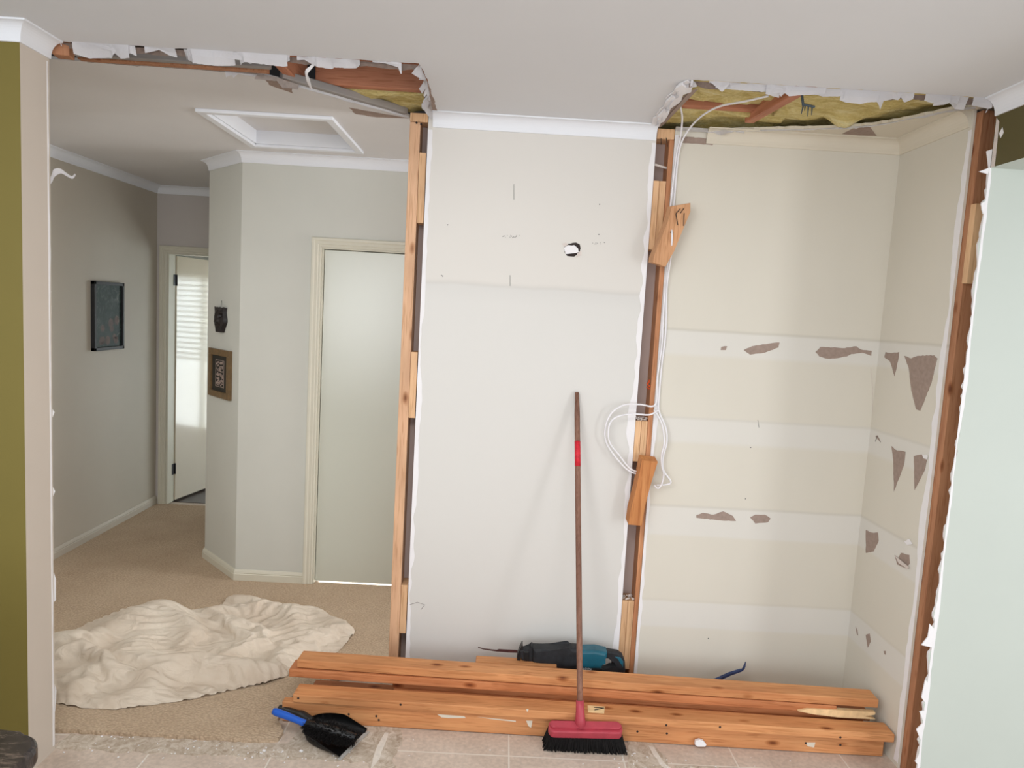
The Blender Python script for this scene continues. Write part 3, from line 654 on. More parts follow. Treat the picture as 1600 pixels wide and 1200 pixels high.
# ---------------------------------------------------------------- cornices
bm = nb(); sweep(bm, [(-4.2, OD), (Xl, OD), (Xl, 0.0)], cove(), left=False); struct('trim_1', bm, 'cornice_white', label='white cornice wrapping the left wall end')
bm = nb(); sweep(bm, [(Xr, -5.5), (Xr, 0.0)], cove(), left=True); struct('trim_2', bm, 'cornice_white', label='white cornice over the olive bulkhead')
bm = nb(); sweep(bm, [(Xs + .02, Yb), (Xn - .002, Yb)], cove(), left=False); struct('trim_3', bm, 'cornice_white', label='white cornice across the alcove back wall')
bm = nb(); sweep(bm, [(0.80, Yb), (Xp, Yb), (Xp, 0.15)], cove(), left=False); struct('trim_4', bm, 'cornice_cream', label='cream cornice around the pantry')
bm = nb(); sweep(bm, [(Xc, 0.0), (Xc, Yc), (Xg, Yc), (Xg, Yg), (Xd, Yh), (3.2, Yh)], cove(), left=False); struct('trim_5', bm, 'cornice_white', label='white cornice around the hallway')
bm = nb(); sweep(bm, [(Xc, 0.0), (Xc, Yc)], [(a, b + .012) for a, b in base_prof()], left=False); struct('baseboard_left', bm, 'hall_wall_dim')
bm = nb(); sweep(bm, [(Xg, Yc), (Xg, Yg), (Xd, Yh), (-1.175, Yh)], [(a, b + .012) for a, b in base_prof()], left=False); struct('baseboard_hall', bm, 'frame_cream')

# ---------------------------------------------------------------- doors
def arch(bm, x0, x1, ztop, y, wd=0.058, facing=-1, z0=0.012):
    """stepped architrave round an opening x0..x1, on plane y"""
    prof = [(0, 0), (0, .010), (.006, .013), (.016, .011), (.020, .015), (.036, .013), (.042, .018), (wd - .004, .018), (wd, .012), (wd, 0)]
    def leg(ptsf):
        rs = [[bm.verts.new(ptsf(k, o, d)) for o, d in prof] for k in (0, 1)]
        n = len(prof)
        for j in range(n): bm.faces.new((rs[0][j], rs[0][(j + 1) % n], rs[1][(j + 1) % n], rs[1][j]))
        bm.faces.new(rs[0]); bm.faces.new(rs[1])
    leg(lambda k, o, d: (x0 - o, y + facing * d, z0 if k == 0 else ztop + o))
    leg(lambda k, o, d: (x1 + o, y + facing * d, z0 if k == 0 else ztop + o))
    leg(lambda k, o, d: (x0 - o if k == 0 else x1 + o, y + facing * d, ztop + o))
    bmesh.ops.recalc_face_normals(bm, faces=bm.faces)
d1 = thing('door_1', None, None, (-1.13, Yh, 0)); d1['kind'] = 'structure'; d1['label'] = 'closed plain cream hallway door with light under it'
bm = nb(); box(bm, -1.112, -0.293, Yh + 0.028, Yh + 0.066, 0.024, 2.042, 0, 0.002); link('door_leaf', bm, 'door_cream', d1)
bm = nb(); box(bm, -1.145, -1.115, Yh + .002, Yh + 0.1, 0.012, 2.062); box(bm, -0.29, -0.27, Yh + .002, Yh + 0.1, 0.012, 2.062); box(bm, -1.115, -0.29, Yh + .002, Yh + 0.1, 2.046, 2.062); box(bm, -1.117, -1.098, Yh + .067, Yh + .09, .012, 2.05); box(bm, -.31, -.288, Yh + .067, Yh + .09, .012, 2.05); box(bm, -1.115, -.29, Yh + .067, Yh + .09, 2.03, 2.05); link('door_jamb', bm, 'frame_cream', d1)
bm = nb(); arch(bm, -1.122, -0.285, 2.052, Yh); link('architrave', bm, 'frame_cream', d1)
# lit room behind the closed door
bm = nb(); box(bm, -1.8, 0.4, Yh + 0.1, Yc, -0.02, 0.001); struct('floor_storeroom', bm, 'curtain_white')
area('storeroom_light', (-0.7, Yh + 0.7, 1.0), (-0.7, Yh + 0.12, 0.0), 0.9, 0.4, 60, (0.95, 1, 1))

d2 = thing('door_2', None, None, (-2.72, Yc, 0)); d2['kind'] = 'structure'; d2['label'] = 'glossy cream door standing open at the end of the hallway'
bm = nb(); box(bm, -2.745, -2.722, Yc + .002, Yc + 0.12, 0.012, 2.062); box(bm, -2.722, -1.93, Yc + .002, Yc + 0.12, 2.046, 2.062); link('door_jamb', bm, 'frame_cream', d2)
bm = nb(); arch(bm, -2.735, -1.86, 2.052, Yc); link('architrave', bm, 'frame_cream', d2)
hx, hy = -2.712, Yc + 0.12; dv = Vector((0.10, 0.49, 0)).normalized(); nv = Vector((dv.y, -dv.x, 0))
bm = nb(); base = Vector((hx, hy, 0.02)); prism(bm, [base, base + dv * 0.80, base + dv * .80 - nv * .036, base - nv * .036], (0, 0, 2.02)); leaf = link('door_leaf', bm, 'door_gloss', d2)
for z in (1.80, 0.24):
    bm = nb(); c = Vector((-2.7215, Yc + .10, z)); box(bm, c.x, c.x + .004, c.y - .02, c.y + .018, z, z + 0.09); tube(bm, [(c.x + .008, c.y + .018, z), (c.x + .008, c.y + .018, z + 0.09)], 0.007, 8); link('hinge', bm, 'hinge_black', d2)
bm = nb(); hp = base + dv * 0.73 + nv * 0.0 + Vector((0, 0, 1.0)); tube(bm, [hp, hp + nv * 0.045], 0.01, 8); tube(bm, [hp + nv * .045, hp + nv * .048 - dv * .06, hp + nv * .045 - dv * 0.115 - Vector((0, 0, .006))], [.009, .008, .006], 8); link('door_handle', bm, 'steel_bright', leaf)
# bedroom beyond : walls, window and blind that the glossy door mirrors
bm = nb(); box(bm, -4.1, -4.0, 3.28, 6.1, 0, H); box(bm, 1.6, 1.7, 3.28, 6.1, 0, H); box(bm, -4.1, -1.5, 5.9, 6.0, 0, H); box(bm, 0.9, 1.6, 5.9, 6.0, 0, H); box(bm, -1.5, .9, 5.9, 6.0, 2.0, H); struct('wall_bedroom', bm, 'hall_wall')
w1 = thing('window_1', None, None, (-0.3, 5.95, 0)); w1['kind'] = 'structure'
bm = nb(); box(bm, -1.5, 0.9, 5.97, 5.98, 0.0, 2.0); link('window_pane', bm, 'daylight_pane', w1)
bm = nb()
for a in (-1.5, -0.32, 0.84): box(bm, a, a + .06, 5.9, 5.96, 0, 2.0)
box(bm, -1.5, .9, 5.9, 5.96, 1.95, 2.0); link('window_frame', bm, 'frame_cream', w1)
bm = nb()
for k in range(16):
    z = 0.90 + k * 0.067; box(bm, -1.46, 0.86, 5.84, 5.87, z, z + 0.028)
link('blind_slats', bm, 'curtain_white', w1)

# ---------------------------------------------------------------- ceiling hatch
ht = thing('ceiling_hatch', 'white framed square access hatch recessed in the hallway ceiling', 'hatch', (-1.18, 1.13, H))
bm = nb()
box(bm, hx0 + .0, hx0 + .015, hy0, hy1, H - .0, H + .08); box(bm, hx1 - .015, hx1, hy0, hy1, H, H + .08); box(bm, hx0, hx1, hy0, hy0 + .015, H, H + .08); box(bm, hx0, hx1, hy1 - .015, hy1, H, H + .08)
link('recess', bm, 'cornice_white', ht)
bm = nb(); box(bm, hx0, hx1, hy0, hy1, H + .07, H + .085); link('panel', bm, 'hall_ceiling', ht)
bm = nb()
for a in ((hx0 - .03, hx1 + .03, hy0 - .03, hy0 + .008), (hx0 - .03, hx1 + .03, hy1 - .008, hy1 + .03), (hx0 - .03, hx0 + .008, hy0, hy1), (hx1 - .008, hx1 + .03, hy0, hy1)): box(bm, a[0], a[1], a[2], a[3], H - .016, H, 0, .003)
link('frame', bm, 'cornice_white', ht)

# ---------------------------------------------------------------- wall framing
def vpost(name, x0, x1, y0, y1, z0, z1, mat, label, cat='stud', group=None):
    bm = nb(); cz = (z0 + z1) / 2; cx = (x0 + x1) / 2; cy = (y0 + y1) / 2
    box(bm, x0 - cx, x1 - cx, y0 - cy, y1 - cy, z0 - cz, z1 - cz, 0, 0.002); o = link(name, bm, mat); o.location = (cx, cy, cz); return tag(o, label, cat, group)
def zat(px, py, y=Yb): return at(px, py, 'Y', y).z
yf = Yb + 0.006
vpost('wall_stud', Xs0, Xs0 + 0.045, yf, Yb + 0.099, 0.012, H - 0.04, 'stud_pine', 'full height pine stud closing the wall end beside the hallway')
vpost('timber_block', Xs0, Xs - .002, yf - .002, Yb + 0.099, H - 0.039, H - 0.002, 'noggin_pine', 'short pine top plate end above the stud beside the hallway', 'timber')
nx0, nx1 = Xs0 + 0.046, Xs - 0.004
LN = [(zat(655, 348), zat(660, 238), 'topmost pine noggin in the gap between the hallway stud and the alcove wall'),
      (zat(635, 653), zat(645, 550), 'middle pine noggin in the gap between the hallway stud and the alcove wall'),
      (zat(620, 990), zat(628, 915), 'lowest pine noggin, just above the timber pile beside the hallway stud')]
for z0, z1, lb in LN: vpost('noggin', nx0, nx1, yf, Yb + .099, z0, z1, 'noggin_pine', lb, 'noggin', 'noggins in the hallway end of the wall')
vpost('wall_stud', Xn2 - 0.020, Xn2 + 0.018, Yb + 0.0115, Yb + 0.099, 0.012, H - 0.05, 'stud_orange', 'orange pine stud at the right side of the gap between alcove and pantry')
vpost('timber_block', Xn + .002, Xn2 - .002, yf - .004, Yb + 0.099, H - 0.050, H - 0.006, 'noggin_pine', 'pine plate end with bent nails at the top of the pantry divider gap', 'timber')
DN = [(zat(1018, 390), zat(1030, 282), 'pale double noggin high in the pantry divider gap'),
      (zat(1000, 722), zat(1003, 658), 'pale double noggin in the pantry divider gap behind the coiled cable'),
      (zat(970, 1046), zat(985, 940), 'lowest double noggin in the pantry divider gap, behind the saw')]
for z0, z1, lb in DN:
    for k, (a, b) in enumerate(((Xn + .002, Xn + .029), (Xn + .030, Xn2 - .022))):
        vpost('noggin', a, b, yf, Yb + .099, z0, z1, 'noggin_pine', lb + (', left half' if k == 0 else ', right half'), 'noggin', 'noggins in the pantry divider gap')
# broken plaster on the noggin tops
for (px, py) in ((985, 938), (1003, 656)):
    bm = nb(); rr = random.Random(px); p = at(px, py, 'Y', Yb)
    for k in range(26):
        c = Vector((rr.uniform(Xn + .004, Xn2 - .024), Yb + rr.uniform(.004, .06), p.z + rr.uniform(-.002, .006))); s = rr.uniform(.003, .008)
        m = Matrix.Translation(c) @ Matrix.Rotation(rr.uniform(0, 3), 4, 'X') @ Matrix.Rotation(rr.uniform(0, 3), 4, 'Z') @ Matrix.Diagonal((s * 1.6, s, s * .5, 1))
        bmesh.ops.create_cube(bm, size=1.0, matrix=m)
    tag(link('plaster_rubble', bm, 'gypsum_edge'), 'grey plaster crumbs lying on the %s noggin of the pantry divider gap' % ('lowest' if py > 900 else 'cable-side middle'), 'rubble', kind='stuff')
# right stud
vpost('wall_stud', 1.661, 1.745, 0.10, 0.17, 0.0, H - 0.01, 'stud_brown', 'tall brown stud between the pantry side wall and the pale right wall')
nz = (zat(1515, 443, .07), zat(1532, 318, .07))
nog = vpost('noggin', 1.655, 1.72, 0.070, 0.0995, nz[0], nz[1], 'noggin_pine', 'pale timber block with green ink marks nailed to the right stud', 'noggin')
bm = nb(); pts = []
for i in range(16):
    t = i / 15; pts.append(at(1524 + (3 if i % 2 else -3) - 3 * t, 368 + 42 * t, 'Y', 0.0692))
tube(bm, pts, 0.0013, 4); link('ink_mark', bm, 'green_ink', nog)
for a in ((1531, 330), (1528, 335), (1522, 395), (1519, 405)):
    bm = nb(); p = at(*a, 'Y', 0.069); tube(bm, [p, p + Vector((0, -.004, 0))], .0025, 6); link('nail', bm, 'nail_steel', nog)
# nails
def nail(parent, a, b, y, y2=None, r=.0017):
    bm = nb(); tube(bm, [at(*a, 'Y', y), at(*b, 'Y', y2 if y2 else y)], r, 5); link('nail', bm, 'nail_steel', parent)

# loose blocks hanging on the divider
def pblock(name, face, y, th, mat, label, back=(0, 1, 0)):
    bm = nb(); pts = [at(a, b, 'Y', y) for a, b in face]; c = sum(pts, Vector()) / len(pts)
    ob = bpy.data.objects.new(name, bpy.data.meshes.new(name))
    prism(bm, [p - c for p in pts], Vector(back) * th, 0, 0.002); o = link(name, bm, mat); o.location = c; bpy.data.objects.remove(ob)
    bpy.context.view_layer.update(); return tag(o, label, 'timber block')
b1 = pblock('timber_block', [(1050, 322), (1079, 317), (1079, 331), (1053, 393), (1040, 417), (1020, 410), (1021, 402), (1044, 345)], 0.52, 0.045, 'block_pine', 'tilted timber block with bent nails hanging high on the pantry divider', (-0.25, 0.95, 0.05))
for a, b in (((1063, 326), (1056, 334)), ((1056, 334), (1059, 352)), ((1069, 325), (1063, 333)), ((1069, 333), (1068, 353))): nail(b1, a, b, 0.518, 0.514)
b2 = pblock('timber_block', [(1003, 719), (1028, 722), (1016, 760), (1008, 790), (1003, 822), (982, 820), (985, 800), (994, 765)], 0.54, 0.05, 'block_orange', 'tilted orange timber block hanging low on the pantry divider beside the cable coil', (-0.12, 0.95, 0.30))
nail(b1, (1047, 363), (1052, 364), .518)
# nails in the divider top plate, white dowel
tp = [o for o in COL.objects if o.get('label', '').startswith('pine plate end')][0]
nail(tp, (1033, 216), (1033, 226), Yb - .006, Yb - .012); nail(tp, (1041, 215), (1043, 229), Yb - .006, Yb - .016)
bm = nb(); tube(bm, [at(1023, 257, 'Y', Yb + .004), at(1043, 263, 'Y', Yb + .03)], 0.005, 8)
tag(link('cable_stub', bm, 'gypsum_edge'), 'short pale cable stub crossing the top of the pantry divider gap', 'cable')
tp2 = [o for o in COL.objects if o.get('label', '').startswith('short pine top plate')][0]
for a in ((651, 192), (658, 194)):
    bm = nb(); p = at(*a, 'Y', yf - .004); tube(bm, [p, p + Vector((0, -.003, 0))], .005, 6); link('nail_hole', bm, 'dark_slot', tp2)
bm = nb(); p = at(1013, 601, 'Y', Yb + .01)
for k in range(7): bmesh.ops.create_icosphere(bm, subdivisions=1, radius=.005, matrix=Matrix.Translation(p + Vector((random.Random(k).uniform(-.006, .006), .0, (k - 3) * .006))))
dst = [o for o in COL.objects if o.get('label', '').startswith('orange pine stud')][0]
link('resin_bead', bm, 'orange_fleck', dst)

# ---------------------------------------------------------------- white cables
def cable(name, pts, label, r=0.0040):
    bm = nb(); tube(bm, smoothpath([at(a, b, 'Y', y) for a, b, y in pts], 7), r, 8)
    return tag(link(name, bm, 'cable_white', smooth=True), label, 'cable', 'white power cables on the divider')
cable('power_cable', [(1200, 150, .16), (1165, 158, .25), (1125, 166, .36), (1098, 180, .45), (1078, 200, .54), (1064, 225, .585), (1058, 260, .60), (1053, 320, .603), (1049, 350, .56), (1050, 368, .505), (1048, 400, .55), (1042, 450, .60), (1040, 520, .605), (1034, 570, .605), (1029, 630, .60), (1031, 646, .585), (1040, 668, .578), (1042, 690, .575), (1036, 715, .58), (1037, 735, .58), (1048, 752, .58), (1042, 757, .585), (1026, 758, .59)], 'white cable arching out of the pantry ceiling hole and down the divider')
cable('power_cable', [(1063, 166, .42), (1066, 185, .50), (1063, 215, .575), (1057, 240, .60), (1050, 300, .605), (1046, 345, .607), (1043, 410, .607), (1037, 480, .607), (1034, 540, .606), (1027, 590, .606), (1024, 632, .60), (1000, 632, .585), (975, 633, .58), (955, 646, .578), (946, 668, .578), (947, 690, .578), (960, 712, .578), (978, 732, .578), (990, 739, .575), (1000, 741, .60)], 'straight white cable down the divider with a loop to the left')
cable('power_cable', [(1029, 640, .592), (1015, 648, .575), (990, 647, .57), (965, 651, .568), (952, 664, .566), (952, 690, .566), (968, 712, .568), (982, 730, .57), (992, 736, .575), (1000, 738, .605)], 'inner turn of the white cable coil left of the divider')
cable('power_cable', [(1022, 640, .595), (1034, 662, .572), (1038, 690, .568), (1034, 710, .57), (1034, 728, .57), (1037, 740, .572), (1034, 756, .574), (1028, 763, .576), (1022, 758, .585)], 'white cable turn hanging right of the lower divider block')

# ---------------------------------------------------------------- timber pile
G = 'old framing timbers piled on the floor'
def lum(x0, y0, x1, y1, z, w_, h, mat, label, z1=None):
    return tag(board('framing_timber', (x0, y0, z), (x1, y1, z if z1 is None else z1), w_, h, mat), label, 'timber', G)
A_ = lum(-0.86, 0.247, 1.625, 0.200, 0.003, 0.036, 0.086, 'lumber', 'long orange framing timber standing on edge at the front bottom of the pile')
lum(-0.60, 0.290, 1.50, 0.245, 0.003, 0.036, 0.086, 'lumber_red', 'framing timber hidden under the second row of the pile, behind the front one')
B_ = lum(-0.815, 0.238, 1.640, 0.158, 0.0912, 0.088, 0.035, 'lumber', 'flat orange timber with white specks on top of the front row of the pile')
lum(-0.79, 0.378, 1.47, 0.290, 0.003, 0.080, 0.035, 'lumber_red', 'framing timber at the bottom of the rear stack of the pile')
lum(-0.78, 0.380, 1.54, 0.286, 0.0385, 0.080, 0.035, 'lumber_red', 'framing timber second from the bottom in the rear stack of the pile')
lum(-0.42, 0.352, 1.58, 0.278, 0.074, 0.080, 0.030, 'lumber_red', 'framing timber in the shadow gap of the rear stack of the pile')
S_ = lum(-0.425, 0.364, 1.605, 0.284, 0.1045, 0.076, 0.032, 'lumber_red', 'shorter timber starting right of the dark gap in the pile')
T2 = lum(-0.865, 0.348, 1.45, 0.268, 0.1395, 0.088, 0.0355, 'lumber_red', 'reddish timber second from the top of the pile, jutting out furthest left')
T1 = lum(-0.835, 0.357, 1.620, 0.262, 0.1775, 0.086, 0.036, 'lumber', 'topmost long timber of the pile with pale grain streaks')
R_ = lum(-0.075, 0.455, 0.285, 0.450, 0.160, 0.060, 0.034, 'lumber', 'short timber offcut behind the top of the pile, under the saw blade')
lum(-0.30, 0.455, 0.40, 0.450, 0.003, 0.060, 0.077, 'lumber_red', 'timber offcut standing on edge behind the pile, under the short offcuts')
lum(-0.25, 0.455, 0.36, 0.450, 0.081, 0.060, 0.078, 'lumber_red', 'upper timber offcut on edge behind the pile, directly under the topmost short one')
# pale split face of the broken timber
bm = nb(); q = [at(x, y, 'Y', .262) for x, y in ((1247, 1111), (1262, 1108), (1300, 1109), (1368, 1113), (1367, 1117), (1352, 1119), (1368, 1124), (1310, 1121), (1270, 1116))]
prism(bm, q, (0, .02, 0)); bpy.context.view_layer.update(); link('split_face', bm, 'splinter_pale', S_)['label'] = 'pale freshly split face'
def nailhole(par, pts, y, mat='dark_slot', r=.0050):
    for a in pts:
        bm = nb(); p = at(a[0], a[1], 'Y', y(a[0])); tube(bm, [p + Vector((0, .002, 0)), p + Vector((0, -.0006, 0))], r, 7); link('nail_hole', bm, mat, par)
ya = lambda x: 0.247 - (x - 440) / 945 * 0.047
nailhole(A_, [(545, 1116), (588, 1119), (592, 1125), (967, 1140), (996, 1143), (1042, 1146), (1259, 1161), (1313, 1164)], lambda x: ya(x))
yb2 = lambda x: 0.238 - (x - 455) / 945 * 0.080
nailhole(B_, [(466, 1091), (626, 1101), (1041, 1133), (1125, 1136), (1313, 1152)], lambda x: yb2(x))
# white paint scuffs
for par, q, yy in ((A_, [(683, 1116), (725, 1119), (728, 1122), (700, 1122), (690, 1121)], ya), (A_, [(822, 1126), (832, 1126), (830, 1137), (826, 1135)], ya), (A_, [(1258, 1160), (1274, 1160), (1272, 1168), (1262, 1166)], ya), (A_, [(745, 1120), (806, 1126), (806, 1128), (770, 1124)], ya), (B_, [(822, 1108), (826, 1108), (824, 1113)], yb2)):
    bm = nb(); prism(bm, [at(a, b, 'Y', yy(a) - .0004) for a, b in q], (0, .0006, 0)); link('paint_scuff', bm, 'cornice_cream', par)
# two staples in the pale square on the flat timber
bm = nb(); prism(bm, [at(a, b, 'Z', .1266) for a, b in ((918, 1102), (945, 1104), (944, 1115), (919, 1113))], (0, 0, .0003)); link('pale_mark', bm, 'splinter_pale', B_)
for a, b in (((928, 1105), (943, 1106)), ((929, 1109), (944, 1106))):
    bm = nb(); tube(bm, [at(*a, 'Z', .1285), at(*b, 'Z', .1285)], .0015, 5); link('nail', bm, 'nail_steel', B_)

# plaster chunk on the floor before the pile, crumbs
bm = nb(); q = [at(x, y, 'Y', .19) for x, y in ((1086, 1164), (1087, 1158), (1093, 1156), (1099, 1158), (1104, 1164), (1102, 1167), (1090, 1167))]
prism(bm, q, (0, .014, 0), 0, 0.002); tag(link('plaster_chunk', bm, 'plaster_white'), 'white chunk of plaster leaning on the front of the timber pile', 'plaster chunk')
bm = nb(); rr = random.Random(77)
for k in range(170):
    if rr.random() < .5: x, y = rr.uniform(-1.6, -0.45), rr.gauss(0.02, 0.05)
    elif rr.random() < .5: x, y = rr.uniform(.5, .8), rr.gauss(0.06, 0.05)
    else: x, y = rr.uniform(-1.5, 1.6), rr.uniform(-.1, .2)
    y = min(y, 0.085 if x < -.8 else .19); s = rr.uniform(.0012, .004) * (2 if rr.random() < .06 else 1)
    m = Matrix.Translation((x, y, .0035 + s * .25)) @ Matrix.Rotation(rr.uniform(0, 3), 4, 'Z') @ Matrix.Rotation(rr.uniform(-.3, .3), 4, 'X') @ Matrix.Diagonal((s * 1.6, s * 1.2, s * .5, 1)); bmesh.ops.create_cube(bm, size=1, matrix=m)
for k in range(40):
    x, y = rr.uniform(-1.6, -.9), rr.uniform(.12, .3); s = rr.uniform(.0012, .003)
    bmesh.ops.create_cube(bm, size=1, matrix=Matrix.Translation((x, y, .0145 + s * .3)) @ Matrix.Rotation(rr.uniform(0, 3), 4, 'Z') @ Matrix.Diagonal((s * 1.6, s * 1.2, s * .6, 1)))
tag(link('plaster_crumbs', bm, 'plaster_white'), 'white plaster crumbs scattered over the tiles and carpet edge', 'debris', kind='stuff')

# ---------------------------------------------------------------- drop sheet
outl = [(60, 1000), (88, 990), (125, 975), (160, 960), (200, 945), (240, 940), (262, 936), (290, 948), (335, 948), (362, 926), (400, 932), (445, 944), (500, 948), (525, 962), (545, 965), (558, 984), (545, 1003), (530, 1018), (505, 1022), (478, 1020), (462, 1035), (450, 1056), (420, 1066), (360, 1078), (300, 1092), (240, 1100), (180, 1107), (130, 1106), (88, 1098), (60, 1090)]
OP = [at(x, y, 'Z', 0.03) for x, y in outl]
def inside(x, y, P):
    c = False; j = len(P) - 1
    for i in range(len(P)):
        if (P[i].y > y) != (P[j].y > y) and x < (P[j].x - P[i].x) * (y - P[i].y) / (P[j].y - P[i].y) + P[i].x: c = not c
        j = i
    return c
def segd(p, a, b):
    ab = b - a; t = max(0, min(1, (p - a).dot(ab) / max(1e-9, ab.length_squared))); return (p - a - ab * t).length, t
def edged(x, y, P):
    p = Vector((x, y)); return min(segd(p, Vector(P[i].xy), Vector(P[(i + 1) % len(P)].xy))[0] for i in range(len(P)))
# fold crests read from the photo : polyline, height, half width
CR = [([(88, 1002), (140, 1000), (200, 968), (238, 950)], .075, .075), ([(90, 1022), (130, 1012), (160, 1030), (180, 1050)], .07, .05), ([(165, 1030), (140, 1060), (95, 1085)], .055, .05),
      ([(200, 960), (225, 985), (190, 1025), (250, 1050)], .06, .05), ([(235, 958), (226, 1000), (238, 1040)], .085, .035), ([(262, 940), (270, 965), (305, 985)], .095, .045),
      ([(300, 985), (280, 1012), (240, 1045)], .05, .03), ([(130, 1100), (180, 1085), (240, 1070)], .05, .05), ([(230, 1060), (290, 1035), (340, 1042), (440, 1050)], .085, .06),
      ([(330, 950), (380, 946), (440, 948), (465, 960), (450, 1005), (430, 1035)], .075, .03), ([(345, 965), (400, 980), (412, 1000), (350, 1022)], .06, .035), ([(370, 930), (430, 942), (490, 950), (520, 965)], .045, .05),
      ([(300, 965), (350, 970), (390, 995)], .05, .03), ([(485, 975), (482, 1000), (480, 1018)], .07, .03), ([(540, 972), (500, 990)], .05, .06), ([(420, 990), (445, 970), (460, 965)], .05, .025), ([(95, 1060), (130, 1040), (165, 1035)], .05, .03), ([(340, 1010), (380, 1000), (410, 985)], .05, .02)]
CRW = [([at(a, b, 'Z', 0.05).xy for a, b in pl], hh, ww) for pl, hh, ww in CR]
import numpy as np
st = 0.0105; xs = [p.x for p in OP]; ys = [p.y for p in OP]; x00, y00 = min(xs), min(ys)
nx = int((max(xs) - x00) / st) + 2; ny = int((max(ys) - y00) / st) + 2
mask = np.zeros((nx, ny), bool); P0 = np.zeros((nx, ny, 3)); U0 = np.zeros((nx, ny, 2))
for i in range(nx):
    for j in range(ny):
        x, y = x00 + i * st, y00 + j * st; P0[i, j] = (x, y, .02)
        if inside(x, y, OP): mask[i, j] = True
        h = 0.010 + abs(noise.noise(Vector((x * 4.2 + y * 2, y * 6.5 - x, 31)))) * .055; p = Vector((x + noise.noise(Vector((x * 6, y * 6, 1))) * .02, y + noise.noise(Vector((x * 6, y * 6, 7))) * .02))
        for pl, hh, ww in CRW:
            d = min(segd(p, pl[k], pl[k + 1])[0] for k in range(len(pl) - 1))
            if d < ww * 1.15: h = max(h, 0.012 + math.sqrt(1 - (d / (ww * 1.15)) ** 2) * hh * 1.25)
        P0[i, j, 2] = h + abs(noise.noise(Vector((x * 11 + y * 4, y * 15, 5)))) * .014
        wv = noise.noise_vector(Vector((x * 2.6, y * 2.6, 21)))
        U0[i, j] = (x * 1.08 + wv.x * .05, y * 1.16 + wv.y * .05)
inner = mask.copy()
for dx, dy in ((1, 0), (-1, 0), (0, 1), (0, -1)): inner &= np.roll(np.roll(mask, dx, 0), dy, 1)
edge_ = mask & ~inner
P = P0.copy(); P[edge_, 2] = 0.018; V = np.zeros_like(P); Pe = P.copy()
DIRS = [((1, 0), 1.0), ((0, 1), 1.0), ((1, 1), .5), ((1, -1), .5), ((2, 0), .16), ((0, 2), .16)]
def sl(dx, dy):
    a = [slice(0, nx - dx), slice(max(0, -dy), ny - max(0, dy))]; b = [slice(dx, nx), slice(max(0, dy), ny + min(0, dy))]
    return tuple(a), tuple(b)
CO = []
for (dx, dy), wgt in DIRS:
    A_s, B_s = sl(dx, dy); mm = mask[A_s] & mask[B_s]; rest = np.linalg.norm(U0[A_s] - U0[B_s], axis=-1); CO.append((A_s, B_s, mm, rest, wgt))
for it in range(30):
    V *= 0.6; V[..., 2] -= 0.00015; old = P.copy(); P = P + V
    for sub in range(12):
        acc = np.zeros_like(P); cnt = np.zeros((nx, ny))
        for A_s, B_s, mm, rest, wgt in CO:
            d = P[B_s] - P[A_s]; L = np.linalg.norm(d, axis=-1) + 1e-9; c = (d * ((L - rest) / L * .5 * wgt * mm)[..., None])
            acc[A_s] += c; acc[B_s] -= c; cnt[A_s] += mm * wgt; cnt[B_s] += mm * wgt
        P = P + acc / np.maximum(cnt, 1)[..., None] * 1.3
        P[..., 2] = np.maximum(P[..., 2], 0.019)
        # hem: free to ripple, held near its outline on the carpet
        P[edge_, :2] += (Pe[edge_, :2] - P[edge_, :2]) * .6; P[edge_, 2] = np.minimum(P[edge_, 2], .026)
    V = P - old
bm = nb(); gv = {}
for i in range(nx):
    for j in range(ny):
        if mask[i, j] and P[i, j, 0] > Xc + .01: gv[i, j] = bm.verts.new(P[i, j])
for (i, j) in list(gv):
    q = [(i, j), (i + 1, j), (i + 1, j + 1), (i, j + 1)]
    if all(k in gv for k in q): bm.faces.new([gv[k] for k in q])
bmesh.ops.delete(bm, geom=[v for v in bm.verts if not v.link_faces], context='VERTS')
bmesh.ops.smooth_vert(bm, verts=bm.verts[:], factor=0.2, use_axis_x=True, use_axis_y=True, use_axis_z=True)
for _ in range(5): bmesh.ops.smooth_vert(bm, verts=[v for v in bm.verts if v.is_boundary], factor=0.5, use_axis_x=True, use_axis_y=True, use_axis_z=False)
ds = tag(link('drop_sheet', bm, 'drop_cloth', smooth=True), 'crumpled off-white cotton drop sheet lying on the hallway carpet', 'drop sheet')
md = ds.modifiers.new('s', 'SUBSURF'); md.levels = 1; md.render_levels = 1

# ---------------------------------------------------------------- broom
hb_ = Vector((0.363, 0.185, 0.150)); ht_ = Vector((0.311, Yb - 0.010, 1.397))
br = thing('push_broom', 'red-headed push broom with a worn wooden handle leaning on the alcove wall', 'broom', (0.376, 0.16, 0))
bm = nb(); n = 14; tube(bm, [hb_.lerp(ht_, k / n) for k in range(n + 1)], [.0125] * n + [.009], 12); hdl = link('handle', bm, 'broom_handle', br, smooth=True)
def along(z): 
    t = (z - hb_.z) / (ht_.z - hb_.z); return hb_.lerp(ht_, t)
bm = nb(); tube(bm, [along(1.085), along(1.14), along(1.19)], .0133, 12); g = link('tape_band', bm, 'red_tape', hdl, smooth=True); g['label'] = 'worn red band'
hz = 0.058
bm = nb(); L2 = 0.150; pts = []
for k in range(24):
    a = 2 * pi * k / 24; cx = (L2 - .022) * (1 if cos(a) > 0 else -1) ; pts.append(Vector((cx + .022 * cos(a), .030 * sin(a), 0)))
prism(bm, pts, (0, 0, .036), 0, 0.006)
prism(bm, [Vector((p.x * .965, p.y * .55, .036)) for p in pts], (0, 0, .012), 0, 0.004)
rot = Matrix.Translation((0.388, 0.178, hz)) @ Matrix.Rotation(radians(-1.5), 4, 'Y') @ Matrix.Rotation(radians(18), 4, 'X')
bm.transform(rot); link('head', bm, 'red_plastic', br)
